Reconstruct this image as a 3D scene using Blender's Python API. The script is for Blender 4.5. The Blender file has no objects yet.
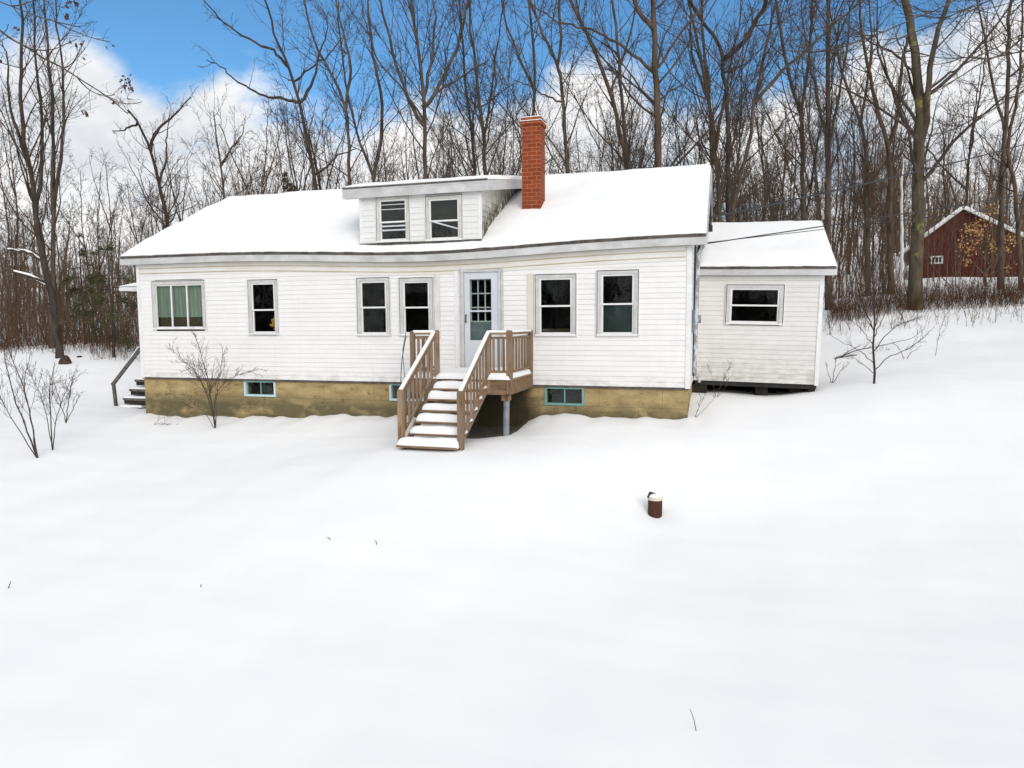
import bpy, math, random
import numpy as np
R = math.radians
random.seed(7)
scene = bpy.context.scene
COL = scene.collection
# ------------------------------------------------------------------ camera (at the world origin, looking along +Y)
F, PITCH, ROLL = 705.755, 0.0874713, -0.0060065
cp, sp, cr, sr = math.cos(PITCH), math.sin(PITCH), math.cos(ROLL), math.sin(ROLL)
fw = np.array([0, cp, -sp]); up_ = np.array([0, sp, cp]); rt_ = np.array([1., 0, 0])
rt = cr*rt_ + sr*up_; up = -sr*rt_ + cr*up_
def ray(px, py): return fw + (px-512)/F*rt - (py-384)/F*up
def at(px, py, d):
    """point seen at a pixel of the photograph, d metres ahead"""
    r = ray(px, py); return r*(d/r[1])
cam = bpy.data.cameras.new('camera'); cam.sensor_width = 36; cam.lens = 36*F/1024; cam.clip_end = 2000; cam.clip_start = .05
co = bpy.data.objects.new('camera', cam); COL.objects.link(co)
from mathutils import Matrix, Vector, noise as mnoise
M = Matrix(((rt[0], up[0], -fw[0], 0), (rt[1], up[1], -fw[1], 0), (rt[2], up[2], -fw[2], 0), (0, 0, 0, 1)))
co.matrix_world = M
scene.camera = co
# ------------------------------------------------------------------ house frame
TH, HX, HY, HZ = 0.2879219, -9.0508720, 17.2445999, -1.2819902
W, HT, OV, OL, OR_, ZT, YR, ZR = 13.0, 2.704, .157, .310, .276, 2.917, 3.84, 5.06
c_, s_ = math.cos(TH), math.sin(TH)
def hw(x, y, z=0): return np.array([HX + x*c_ + y*s_, HY - x*s_ + y*c_, HZ + z])
def tol(q):
    d = np.asarray(q) - np.array([HX, HY, HZ]); return np.array([d[0]*c_-d[1]*s_, d[0]*s_+d[1]*c_, d[2]])
def rayl(px, py):
    d = ray(px, py); return np.array([d[0]*c_-d[1]*s_, d[0]*s_+d[1]*c_, d[2]])
O_L = tol((0, 0, 0))
def fp(px, py, y0=0):
    """house-local point on the vertical plane y = y0"""
    d = rayl(px, py); return O_L + d*((y0-O_L[1])/d[1])
def onplane(px, py, p0, n):
    d = rayl(px, py); p0 = np.array(p0); n = np.array(n); return O_L + d*(((p0-O_L)@n)/(d@n))
# ------------------------------------------------------------------ object helpers
def tag(o, label=None, cat=None, group=None, kind=None):
    if label: o['label'] = label
    if cat: o['category'] = cat
    if group: o['group'] = group
    if kind: o['kind'] = kind
    return o
def empty(name, loc, rz=0, **k):
    o = bpy.data.objects.new(name, None); COL.objects.link(o); o.location = Vector([float(v) for v in loc]); o.rotation_euler = (0, 0, rz)
    o.empty_display_size = .2
    return tag(o, **k)
def mesh_np(name, V, Fq, mats, parent=None, smooth=False, midx=None, F3=None):
    V = np.asarray(V, np.float32); me = bpy.data.meshes.new(name)
    me.vertices.add(len(V)); me.vertices.foreach_set('co', V.ravel())
    Fq = np.asarray(Fq, np.int32).reshape(-1, 4) if Fq is not None and len(Fq) else np.zeros((0, 4), np.int32)
    F3 = np.asarray(F3, np.int32).reshape(-1, 3) if F3 is not None and len(F3) else np.zeros((0, 3), np.int32)
    n = len(Fq)*4 + len(F3)*3
    me.loops.add(n); me.loops.foreach_set('vertex_index', np.concatenate([Fq.ravel(), F3.ravel()]))
    me.polygons.add(len(Fq)+len(F3))
    st = np.concatenate([np.arange(len(Fq))*4, len(Fq)*4+np.arange(len(F3))*3]).astype(np.int32)
    me.polygons.foreach_set('loop_start', st)
    if midx is not None: me.polygons.foreach_set('material_index', np.asarray(midx, np.int32))
    me.polygons.foreach_set('use_smooth', np.full(len(Fq)+len(F3), smooth))
    for m in (mats if isinstance(mats, (list, tuple)) else [mats]): me.materials.append(m)
    me.update(calc_edges=True); me.validate()
    o = bpy.data.objects.new(name, me); COL.objects.link(o)
    if parent: o.parent = parent
    return o
class MB:
    def __init__(s): s.V = []; s.Fc = []; s.mi = []
    def poly(s, pts, faces, m=0):
        b = len(s.V); s.V += [tuple(float(v) for v in p) for p in pts]; s.Fc += [tuple(b+i for i in f) for f in faces]; s.mi += [m]*len(faces)
        return s
    def box(s, x0, x1, y0, y1, z0, z1, m=0):
        return s.poly([(x0,y0,z0),(x1,y0,z0),(x1,y1,z0),(x0,y1,z0),(x0,y0,z1),(x1,y0,z1),(x1,y1,z1),(x0,y1,z1)],
                      [(0,3,2,1),(4,5,6,7),(0,1,5,4),(1,2,6,5),(2,3,7,6),(3,0,4,7)], m)
    def bar(s, a, b, w, h, upv=(0,0,1), m=0):
        """rectangular bar from a to b, w wide, h along upv"""
        a = Vector([float(v) for v in a]); b = Vector([float(v) for v in b]); t = (b-a).normalized(); u = Vector(upv); sd = t.cross(u).normalized(); u = sd.cross(t).normalized()
        P = []
        for q in (a, b):
            for i, j in ((-1,-1),(1,-1),(1,1),(-1,1)): P.append(q + sd*(i*w/2) + u*(j*h/2))
        return s.poly(P, [(0,1,2,3),(7,6,5,4),(0,4,5,1),(1,5,6,2),(2,6,7,3),(3,7,4,0)], m)
    def prism(s, prof, x0, x1, m=0):
        """profile [(y,z)...] extruded along x"""
        n = len(prof); P = [(x0, y, z) for y, z in prof] + [(x1, y, z) for y, z in prof]
        return s.poly(P, [tuple(range(n))[::-1], tuple(range(n, 2*n))] + [(i, (i+1) % n, n+(i+1) % n, n+i) for i in range(n)], m)
    def cyl(s, a, b, r0, r1=None, n=12, m=0, cap=True):
        r1 = r0 if r1 is None else r1
        a = Vector([float(v) for v in a]); b = Vector([float(v) for v in b]); t = (b-a).normalized(); u = t.orthogonal().normalized(); v = t.cross(u)
        P = []
        for q, r in ((a, r0), (b, r1)):
            for k in range(n): an = 2*math.pi*k/n; P.append(q + (u*math.cos(an) + v*math.sin(an))*r)
        Fs = [(k, (k+1) % n, n+(k+1) % n, n+k) for k in range(n)]
        if cap: Fs += [tuple(range(n))[::-1], tuple(range(n, 2*n))]
        return s.poly(P, Fs, m)
    def build(s, name, mats, parent=None, bevel=0, smooth=False):
        me = bpy.data.meshes.new(name); me.from_pydata(s.V, [], s.Fc)
        for m in (mats if isinstance(mats, (list, tuple)) else [mats]): me.materials.append(m)
        for p, i in zip(me.polygons, s.mi): p.material_index = i; p.use_smooth = smooth
        me.update(); o = bpy.data.objects.new(name, me); COL.objects.link(o)
        if parent: o.parent = parent
        if bevel:
            bv = o.modifiers.new('bevel', 'BEVEL'); bv.width = bevel; bv.segments = 1; bv.limit_method = 'ANGLE'
        return o
def copy_tree(o, parent=None):
    c = o.copy(); COL.objects.link(c)
    if parent: c.parent = parent
    for ch in list(o.children): copy_tree(ch, c)
    return c
def fbm(x, y, z=0, o=4):
    v = 0; a = .5
    for k in range(o):
        v += a*mnoise.noise(Vector((float(x)*2**k, float(y)*2**k, float(z)*2**k+k*7.3))); a *= .5
    return v
# ------------------------------------------------------------------ materials
class NT:
    def __init__(s, name, base=(.5,.5,.5), rough=.7, spec=.3, metal=0):
        s.m = bpy.data.materials.new(name); s.m.use_nodes = True; s.t = s.m.node_tree; s.n = s.t.nodes; s.b = s.n['Principled BSDF']
        s.b.inputs['Base Color'].default_value = (*base, 1); s.b.inputs['Roughness'].default_value = rough
        s.b.inputs['Specular IOR Level'].default_value = spec; s.b.inputs['Metallic'].default_value = metal
        s.tc = s.n.new('ShaderNodeTexCoord'); s.src = s.tc.outputs['Object']
    def link(s, a, b): s.t.links.new(a, b); return s
    def mapping(s, sc):
        m = s.n.new('ShaderNodeMapping'); m.inputs['Scale'].default_value = sc; s.link(s.src, m.inputs[0]); return m.outputs[0]
    def noise(s, scale=5, sc=(1,1,1), detail=5, rough=.6, dist=0):
        n = s.n.new('ShaderNodeTexNoise'); n.inputs['Scale'].default_value = scale; n.inputs['Detail'].default_value = detail
        n.inputs['Roughness'].default_value = rough; n.inputs['Distortion'].default_value = dist
        s.link(s.mapping(sc), n.inputs['Vector']); return n.outputs['Fac']
    def rng(s, v, a, b, c=0, d=1):
        n = s.n.new('ShaderNodeMapRange'); n.inputs[1].default_value = a; n.inputs[2].default_value = b; n.inputs[3].default_value = c; n.inputs[4].default_value = d
        s.link(v, n.inputs[0]); return n.outputs[0]
    def math(s, op, a, b=0):
        n = s.n.new('ShaderNodeMath'); n.operation = op
        for i, v in enumerate((a, b)):
            if isinstance(v, (int, float)): n.inputs[i].default_value = v
            else: s.link(v, n.inputs[i])
        return n.outputs[0]
    def mix(s, f, a, b):
        n = s.n.new('ShaderNodeMix'); n.data_type = 'RGBA'
        if isinstance(f, (int, float)): n.inputs[0].default_value = f
        else: s.link(f, n.inputs[0])
        for i, v in ((6, a), (7, b)):
            if isinstance(v, tuple): n.inputs[i].default_value = (*v, 1)
            else: s.link(v, n.inputs[i])
        return n.outputs[2]
    def xyz(s):
        n = s.n.new('ShaderNodeSeparateXYZ'); s.link(s.src, n.inputs[0]); return n.outputs
    def col(s, c): s.link(c, s.b.inputs['Base Color']); return s
    def bump(s, h, strength=.3, dist=.02):
        n = s.n.new('ShaderNodeBump'); n.inputs['Strength'].default_value = strength; n.inputs['Distance'].default_value = dist
        s.link(h, n.inputs['Height']); s.link(n.outputs[0], s.b.inputs['Normal']); return s
MAT = {}
def simple(name, a, b=None, scale=6, sc=(1,1,1), rough=.7, spec=.3, bump=0, bd=.01, metal=0, lo=.35, hi=.65):
    n = NT(name, a, rough, spec, metal); f = n.noise(scale, sc)
    n.col(n.mix(n.rng(f, lo, hi), a, b or a))
    if bump: n.bump(n.noise(scale*4, sc), bump, bd)
    MAT[name] = n.m; return n
# snow
n = NT('snow', (.9,.91,.93), .75, .25); f = n.noise(.7); g = n.noise(9)
n.col(n.mix(n.rng(f, .3, .7), (.855,.86,.87), (.89,.89,.892)))
n.bump(n.math('ADD', n.math('MULTIPLY', n.noise(1.3, detail=3), 1.), n.math('MULTIPLY', n.noise(14), .12)), .22, .03); MAT['snow'] = n.m
# siding: white aluminium clapboard with grime
def siding_mat(name, a, b, dirt, dz0, dz1):
    n = NT(name, a, .45, .35); z = n.xyz()[2]
    base = n.mix(n.rng(n.noise(1.2, (1, 1, 3)), .35, .65), a, b)
    streak = n.rng(n.noise(6, (1, 1, .12), 6), .52, .75)
    low = n.math('MULTIPLY', n.rng(z, dz1, dz0), n.rng(n.noise(3.5, (1, 1, 2.2), 7, .7), .42, .62))
    col = n.mix(n.math('MULTIPLY', streak, .10), base, dirt); col = n.mix(n.math('MULTIPLY', low, .5), col, (dirt[0]*.6, dirt[1]*.6, dirt[2]*.55))
    n.col(col); n.bump(n.noise(30, (1, 1, .2)), .05, .003); MAT[name] = n.m
siding_mat('siding', (.80,.795,.785), (.75,.745,.74), (.42,.40,.36), -.05, .25)
siding_mat('siding_ext', (.70,.69,.67), (.64,.63,.61), (.34,.31,.26), -.1, .9)
siding_mat('siding_dormer', (.76,.76,.75), (.68,.68,.66), (.2,.2,.15), -.2, .3)
# dormer cheek with mould streaks running up from the roof line
n = NT('dormer_cheek', (.68,.68,.63), .5, .3); x, y, z = n.xyz()[0:3]
h = n.math('SUBTRACT', z, n.math('ADD', n.math('MULTIPLY', y, .49), 2.97))
st = n.math('MULTIPLY', n.rng(h, .80, .25), n.rng(n.noise(5, (1, 3, .6), 6), .36, .5))
n.col(n.mix(st, (.70,.70,.64), (.06,.058,.03))); MAT['dormer_cheek'] = n.m
simple('fascia', (.44,.44,.44), (.60,.60,.60), 2.2, (1, 1, 1.6), .5, .3, .08)
n = NT('frieze', (.7,.7,.68), .5); z = n.xyz()[2]
f = n.math('MULTIPLY', n.rng(n.noise(1.1, (1, 1, .6), 6), .40, .62), .22); n.col(n.mix(f, (.74,.73,.70), (.50,.43,.28))); MAT['frieze'] = n.m
simple('casing', (.46,.46,.45), (.58,.58,.57), 4, rough=.5)
simple('stained_strip', (.36,.28,.15), (.58,.50,.34), 1.3, (1,1,1), rough=.6)
simple('casing_dormer', (.46,.45,.41), (.60,.59,.56), 5, rough=.5)
simple('white_trim', (.78,.78,.78), (.70,.70,.70), 5, rough=.4)
simple('cream_board', (.58,.55,.44), (.66,.63,.53), 3, (1, 1, .3), rough=.6)
simple('peeling_board', (.56,.55,.52), (.68,.68,.66), 9, (1, 1, .4), rough=.6)
simple('door_paint', (.60,.63,.665), (.55,.58,.62), 3, rough=.4)
simple('teal_paint', (.12,.28,.25), (.20,.36,.34), 8, rough=.5)
simple('pale_teal', (.45,.62,.64), (.55,.68,.70), 8, rough=.5)
simple('shingle', (.05,.046,.043), (.12,.105,.095), 9, rough=.9, bump=.4)
simple('dark_void', (.02,.018,.016), (.035,.03,.025), 5, rough=.95)
simple('rubble', (.05,.045,.038), (.10,.09,.07), 12, rough=.95, bump=.6, bd=.03)
simple('interior', (.035,.033,.03), (.02,.02,.018), 1.3, rough=.9)
simple('curtain_green', (.28,.34,.30), (.42,.45,.37), 12, (1, 1, .1), rough=.9)
simple('curtain_dark', (.035,.05,.05), (.045,.06,.06), 3, rough=.9)
simple('blind', (.62,.64,.66), (.5,.52,.54), 3, rough=.6)
simple('flower_orange', (.65,.30,.05), (.75,.45,.08), 30, rough=.8)
simple('cloth_dark', (.09,.07,.05), (.14,.1,.06), 5, rough=.9)
simple('metal_grey', (.30,.33,.36), (.20,.22,.24), 6, rough=.45, metal=.3)
simple('black_metal', (.02,.02,.022), (.03,.03,.03), 6, rough=.4)
simple('ice', (.55,.58,.60), (.25,.25,.25), 12, (1, 1, .5), rough=.3, lo=.42, hi=.55)
simple('cable', (.03,.03,.035), rough=.5)
simple('green_cable', (.03,.07,.045), rough=.5)
n = NT('wood', (.3,.2,.13), .8, .2); f = n.noise(5, (6, 6, .7), 6); g = n.noise(1.6); oi = n.n.new('ShaderNodeObjectInfo').outputs['Random']
cA = n.mix(n.rng(f, .35, .65), (.13,.075,.042), (.38,.245,.14)); cB = n.mix(n.rng(g, .40, .62), cA, (.28,.215,.16)); cC = n.mix(n.math('MULTIPLY', oi, .55), cB, (.085,.05,.032)); n.col(cC); n.bump(f, .4, .004); MAT['wood'] = n.m
n = NT('wood_x', (.3,.2,.13), .8, .2); f = n.noise(5, (.7, 6, 6), 6); g = n.noise(1.6); oi = n.n.new('ShaderNodeObjectInfo').outputs['Random']
cA = n.mix(n.rng(f, .35, .65), (.13,.075,.042), (.38,.245,.14)); cB = n.mix(n.rng(g, .40, .62), cA, (.28,.215,.16)); cC = n.mix(n.math('MULTIPLY', oi, .55), cB, (.085,.05,.032)); n.col(cC); n.bump(f, .4, .004); MAT['wood_x'] = n.m
simple('old_wood', (.06,.055,.05), (.15,.14,.13), 8, rough=.85, bump=.3)
# block foundation, mossy and stained
n = NT('foundation', (.3,.25,.15), .9, .15); sx, sy, z = n.xyz()[0:3]
br = n.n.new('ShaderNodeTexBrick'); br.inputs['Scale'].default_value = 1; br.inputs['Brick Width'].default_value = 1.25; br.inputs['Row Height'].default_value = .42
br.inputs['Mortar Size'].default_value = .007; br.offset = .37
cm = n.n.new('ShaderNodeCombineXYZ'); n.link(sx, cm.inputs[0]); n.link(z, cm.inputs[1]); n.link(cm.outputs[0], br.inputs['Vector'])
br.inputs['Color1'].default_value = (1,1,1,1); br.inputs['Color2'].default_value = (.86,.86,.86,1); br.inputs['Mortar'].default_value = (.3,.3,.3,1)
c1 = n.mix(n.rng(n.noise(2.2, (1, 1, 2), 7), .32, .66), (.48,.365,.18), (.28,.205,.10))
c2 = n.mix(n.math('MULTIPLY', n.rng(z, -.28, -.6), n.rng(n.noise(1.6, (1, 1, 2), 7), .30, .5)), c1, (.14,.12,.065))
c3 = n.mix(n.rng(n.noise(4.5, (1, 1, 1.9), 8, .75), .56, .70), c2, (.085,.06,.035))
landing_shade = n.math('MULTIPLY', n.rng(sx, 8.2, 8.7), n.rng(n.math('ADD', sx, n.math('MULTIPLY', n.noise(2.5), .8)), 10.5, 10.1))  # shade beneath the landing, painted into the foundation colour
c3 = n.mix(n.math('MULTIPLY', landing_shade, .93), c3, (.035,.03,.018))
mm = n.n.new('ShaderNodeMix'); mm.data_type = 'RGBA'; mm.blend_type = 'MULTIPLY'; mm.inputs[0].default_value = .4
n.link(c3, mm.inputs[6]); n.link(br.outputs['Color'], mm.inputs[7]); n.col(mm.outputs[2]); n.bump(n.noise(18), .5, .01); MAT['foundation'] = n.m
# chimney brick
def brick_mat(name, face):
    n = NT(name, (.4,.1,.05), .85, .2); X, Y, Z = n.xyz()[0:3]
    br = n.n.new('ShaderNodeTexBrick'); br.inputs['Scale'].default_value = 1; br.inputs['Brick Width'].default_value = .21; br.inputs['Row Height'].default_value = .088
    br.inputs['Mortar Size'].default_value = .0042
    cm = n.n.new('ShaderNodeCombineXYZ'); n.link(n.math('ADD', X, Y), cm.inputs[0]); n.link(Z, cm.inputs[1]); n.link(cm.outputs[0], br.inputs['Vector'])
    br.inputs['Color1'].default_value = (.20,.040,.013,1); br.inputs['Color2'].default_value = (.28,.060,.020,1); br.inputs['Mortar'].default_value = (.42,.22,.14,1)
    n.col(n.mix(n.math('MULTIPLY', n.rng(n.noise(6), .4, .7), .55), br.outputs['Color'], (.20,.055,.03)))
    n.bump(br.outputs['Fac'], -.5, .006); MAT[name] = n.m
brick_mat('brick', 0)
simple('barn_red', (.125,.028,.018), (.065,.018,.012), 4, (9, 9, .5), rough=.85, bump=.3)
simple('rust', (.085,.028,.016), (.045,.02,.013), 9, rough=.8, bump=.3)
# bark kinds
def bark(name, a, b, lichen=None):
    n = NT(name, a, .9, .1); f = n.noise(7, (1, 1, .25), 6)
    c = n.mix(n.rng(f, .35, .65), a, b)
    if lichen: c = n.mix(n.rng(n.noise(1.6, (1, 1, .8), 5), .575, .63), c, lichen)
    n.col(c); n.bump(f, .6, .02); MAT[name] = n.m
bark('bark_grey', (.050,.040,.032), (.130,.104,.084))
bark('bark_brown', (.055,.038,.027), (.130,.092,.064))
bark('bark_dark', (.030,.024,.020), (.078,.062,.051))
bark('bark_lichen', (.052,.042,.030), (.130,.104,.074), (.19,.19,.06))
bark('twig_grey', (.048,.037,.031), (.105,.083,.070))
bark('twig_brown', (.070,.046,.032), (.145,.100,.070))
bark('twig_red', (.085,.048,.032), (.165,.100,.066))
bark('weed', (.055,.028,.018), (.13,.075,.045))
bark('birch', (.62,.60,.57), (.75,.73,.70))
simple('leaf_brown', (.11,.055,.03), (.06,.032,.02), 8, rough=.8)
simple('leaf_gold', (.42,.22,.08), (.52,.33,.15), 8, rough=.8)
simple('needle', (.032,.040,.014), (.085,.080,.028), 3, rough=.7)
simple('rock', (.035,.025,.022), (.07,.05,.045), 9, rough=.9, bump=.5)
# window glass: see-through with mirror-like Fresnel reflection, slightly wavy
m = bpy.data.materials.new('glass'); m.use_nodes = True; t = m.node_tree; t.nodes.clear()
o_ = t.nodes.new('ShaderNodeOutputMaterial'); mx = t.nodes.new('ShaderNodeMixShader'); tr = t.nodes.new('ShaderNodeBsdfTransparent'); gl = t.nodes.new('ShaderNodeBsdfGlossy')
tr.inputs[0].default_value = (.82,.86,.84,1); gl.inputs['Roughness'].default_value = .03
fr = t.nodes.new('ShaderNodeFresnel'); fr.inputs[0].default_value = 1.65
tc = t.nodes.new('ShaderNodeTexCoord'); nz = t.nodes.new('ShaderNodeTexNoise'); nz.inputs['Scale'].default_value = 3; bp = t.nodes.new('ShaderNodeBump'); bp.inputs['Strength'].default_value = .15; bp.inputs['Distance'].default_value = .02
t.links.new(tc.outputs['Object'], nz.inputs['Vector']); t.links.new(nz.outputs['Fac'], bp.inputs['Height']); t.links.new(bp.outputs[0], gl.inputs['Normal'])
ge = t.nodes.new('ShaderNodeNewGeometry'); mr_ = t.nodes.new('ShaderNodeMapRange'); mr_.inputs[3].default_value = 1.45; mr_.inputs[4].default_value = 1/1.45
t.links.new(ge.outputs['Backfacing'], mr_.inputs[0]); t.links.new(mr_.outputs[0], fr.inputs[0]); t.links.new(fr.outputs[0], mx.inputs[0]); t.links.new(tr.outputs[0], mx.inputs[1]); t.links.new(gl.outputs[0], mx.inputs[2]); t.links.new(mx.outputs[0], o_.inputs[0]); MAT['glass'] = m
# ------------------------------------------------------------------ terrain
ctrl = []
def cpx(px, py, d): ctrl.append(at(px, py, d))
base_line = [(143,414),(200,417),(250,416),(300,417),(345,415),(395,417)]
for a in base_line + [(545,414),(590,416),(640,419),(684,419)]:
    q = fp(a[0], a[1], -.02); ctrl.append(hw(*q))
for (x, y, z) in [(8.8,-.1,-.93),(9.5,-.15,-.88),(9.0,-1.0,-.94),(9.75,-1.3,-.83),(7.6,-.3,-.78),(8.95,-3.5,-.84),(8.3,-3.5,-.86),(10.4,-3.4,-.86),(10.4,-1.4,-.78),(2,-1.5,-1.06),(6,-1.5,-.96),(12.5,-1.5,-.78),
                  (13.3,.6,-.42),(14,5,-.1),(0,3,-.95),(-1.4,1.2,-.97),(6,9,-.3),(12,9,.2),(0,9,-.7)]: ctrl.append(hw(x, y, z))
for a in [(700,393),(720,393),(740,396),(765,397),(790,395),(817,392)]:
    q = fp(a[0], a[1], 2.0); ctrl.append(hw(*q)); ctrl.append(hw(q[0], 3.2, q[2]))
for a in [(655,517,10),(512,768,4.8),(0,768,5.0),(1024,768,4.6),(38,457,13),(0,600,7.6),(1024,600,7.2),(300,560,8.2),(800,560,8.5),(950,450,11.4),(0,470,12.3),(200,470,12.2),(60,358,25),(0,352,26),(120,350,26),
          (873,384,14.6),(940,360,16.8),(1000,338,19.2),(1040,322,20.5),(915,303,24),(840,322,22.5),(840,345,20),(1024,276,37),(930,278,38),(985,277,38),(900,292,33),(860,300,36),(20,345,33),(100,343,34),(400,335,34),(600,322,34),(740,310,32)]: cpx(*a)
for x, y, z in [(-30,60,.2),(0,60,1.8),(30,60,5.),(60,60,7.),(-60,60,0.),(0,110,5.),(60,110,10.),(-60,110,3.),(0,200,12.),(120,200,17.),(-120,200,8.),(0,-10,-4.0),(-30,-20,-5.),(30,-20,-3.),(-30,8,-3.2),(22,8,-1.4),(40,20,1.5),(-45,30,-1.8),(0,-100,-7.),(-150,-50,-8.),(150,-50,-2.),(170,80,8.),(-170,80,0.)]: ctrl.append(np.array([x, y, z]))
C = np.array(ctrl)
def phi(r): return np.where(r > 1e-6, r*r*np.log(np.maximum(r, 1e-6)), 0)
def wxy(X): return X/12.
Cn = wxy(C[:, :2]); D = np.linalg.norm(Cn[:, None]-Cn[None], axis=2); n_ = len(C)
A = np.zeros((n_+3, n_+3)); A[:n_, :n_] = phi(D) + np.eye(n_)*2e-3; A[:n_, n_] = 1; A[:n_, n_+1:] = Cn; A[n_:, :n_] = A[:n_, n_:].T
SOL = np.linalg.solve(A, np.concatenate([C[:, 2], [0, 0, 0]]))
rs = np.random.RandomState(3)
WAV = [(rs.normal(size=2)*f_, rs.uniform(0, 6.28), a_) for f_, a_ in [(.35,.013)]*3 + [(.9,.007)]*4 + [(2.2,.005)]*5 + [(5,.0022)]*5]
def ground(X, Y):
    X = np.atleast_1d(np.asarray(X, float)); Y = np.atleast_1d(np.asarray(Y, float)); Q = wxy(np.stack([X.ravel(), Y.ravel()], 1)); out = np.empty(len(Q))
    for i in range(0, len(Q), 20000):
        q = Q[i:i+20000]; out[i:i+20000] = phi(np.linalg.norm(q[:, None]-Cn[None], axis=2))@SOL[:n_] + SOL[n_] + q@SOL[n_+1:]
    x, y = X.ravel(), Y.ravel()
    for k, ph, a in WAV: out += a*np.sin(k[0]*x + k[1]*y + ph)
    dX = x-HX; dY = y-HY; lx = dX*c_-dY*s_; ly = dX*s_+dY*c_
    out += np.exp(-((ly+.15)/.45)**2)*((lx > -.5) & (lx < 13.5))*(.026*np.sin(lx*3.7+1)+.020*np.sin(lx*8.3+.5)+.013*np.sin(lx*15.1))
    # hollow melted round the pipe
    r = np.hypot(x-PIPE[0], y-PIPE[1]); out -= .06*np.exp(-(r/.22)**2)
    return out.reshape(X.shape)
PIPE = at(655, 515, 10.0)
def hit(px, py):
    r = ray(px, py)
    for t in np.arange(3, 60, .02):
        if r[2]*t < gz(r[0]*t, r[1]*t): break
    return r*t
def gz(x, y): return float(ground([x], [y])[0])
PIPE = hit(655, 515)
def axis_pts(lo, hi, f0, f1, step, grow=1.12):
    a = list(np.arange(f0, f1, step)); s = step
    while a[-1] < hi: s *= grow; a.append(a[-1]+s)
    s = step
    while a[0] > lo: s *= grow; a.insert(0, a[0]-s)
    return np.array(a)
gx = axis_pts(-350, 350, -14, 17, .13); gy = axis_pts(-150, 380, 3, 24, .13)
GX, GY = np.meshgrid(gx, gy, indexing='xy'); GZ = ground(GX, GY)
ny, nx = GX.shape; idx = np.arange(nx*ny).reshape(ny, nx)
Fq = np.stack([idx[:-1, :-1], idx[:-1, 1:], idx[1:, 1:], idx[1:, :-1]], -1).reshape(-1, 4)
# ------------------------------------------------------------------ snow slabs
def snow_slab(name, P00, P10, P11, P01, th, parent, nu=60, nv=20, r=.12, nrm=(0,0,1), rag=.0, amp=.25, skip=None, seed=0, thf=None):
    """lumpy snow on a quad; corners in order, th = thickness, r = edge rounding"""
    P00, P10, P11, P01 = [np.array(p, float) for p in (P00, P10, P11, P01)]; nrm = np.array(nrm, float)
    lu = np.linalg.norm(P10-P00); lv = np.linalg.norm(P01-P00)
    def warp(n, l):
        t = np.linspace(0, 1, n-4); e = min(.3, r/l*.5); return np.concatenate([[0], [e*.3, e], t[1:-1], [1-e, 1-e*.3], [1]]) if e < 1/(n-5) else np.linspace(0, 1, n+2)
    us = np.sort(warp(nu, lu)); vs = np.sort(warp(nv, lv)); V = []; top = {}
    for j, v in enumerate(vs):
        for i, u in enumerate(us):
            p = P00*(1-u)*(1-v) + P10*u*(1-v) + P11*u*v + P01*(1-u)*v
            du = min(u, 1-u)*lu; dv = min(v, 1-v)*lv; d = min(du, dv)
            k = max(0., 1-min(1., d/r)); h = th*math.sqrt(max(0, 1-k*k)) 
            nn = fbm(u*lu*1.1+seed, v*lv*1.1, seed)
            h *= 1 + amp*nn*2
            if thf: h *= thf(u, v)
            if rag and d < r:
                p = p + (P01-P00)/lv*rag*fbm(u*lu*3+seed, 3, 1)*(1 if v < .5 else -1)
            V.append(p + nrm*(h+.004))
    a, b = len(us), len(vs); N = a*b
    Fs = [(j*a+i, j*a+i+1, (j+1)*a+i+1, (j+1)*a+i) for j in range(b-1) for i in range(a-1)]
    rim = [i for i in range(a)] + [j*a+a-1 for j in range(1, b)] + [(b-1)*a+i for i in range(a-2, -1, -1)] + [j*a for j in range(b-2, 0, -1)]
    V2 = [np.array(V[i])-nrm*.02 for i in rim]; m_ = len(rim)
    Fs += [(rim[(k+1) % m_], rim[k], N+k, N+(k+1) % m_) for k in range(m_)]
    return mesh_np(name, np.array(V+V2), Fs, MAT['snow'], parent, True)
# ------------------------------------------------------------------ HOUSE
house = empty('house', (HX, HY, HZ), -TH, label='white clapboard house with snow-covered gable roof, front dormer and red brick chimney', cat='house')
def sub_intervals(a, b, cuts):
    out = [(a, b)]
    for c0, c1 in cuts:
        nxt = []
        for p, q in out:
            if c1 <= p or c0 >= q: nxt.append((p, q)); continue
            if c0 > p: nxt.append((p, c0))
            if c1 < q: nxt.append((c1, q))
        out = nxt
    return out
def clapboards(mb, x0, x1, z0, z1, y, openings=(), h=.1016, lip=.012, clip=None, m=0):
    z = z0; k = 0
    while z < z1-.005:
        zt = min(z+h, z1); cuts = [(o[0], o[1]) for o in openings if o[2] < zt-.001 and o[3] > z+.001]
        lo, hi = (x0, x1) if clip is None else clip(z, zt)
        if hi > lo+.01:
            for p, q in sub_intervals(lo, hi, cuts):
                mb.poly([(p, y-lip, z), (q, y-lip, z), (q, y, zt), (p, y, zt), (p, y, z), (q, y, z)], [(0, 1, 2, 3), (1, 0, 4, 5), (0, 3, 4), (1, 5, 2)], m)
        z = zt; k += 1
def fbox(k, ins=0):
    a = fp(k[0], k[1], -.03); b = fp(k[2], k[3], -.03); return [a[0]+ins, b[0]-ins, b[2]+ins, a[2]-ins]
WIN = {'w1':(151,280.5,207,330.5),'w2':(247,279,279.5,336),'w3':(356,277,391,337),'w4':(398.5,277,434,337),'w5':(534.5,273.5,576.5,337.5),'w6':(596.5,269.5,638.5,337.5)}
WB = {k: fbox(v) for k, v in WIN.items()}
DOOR = fbox((461,270.5,502,368)); DOOR[2] = .28
DOOR = [8.36, 9.22, .29, 2.37]
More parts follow.
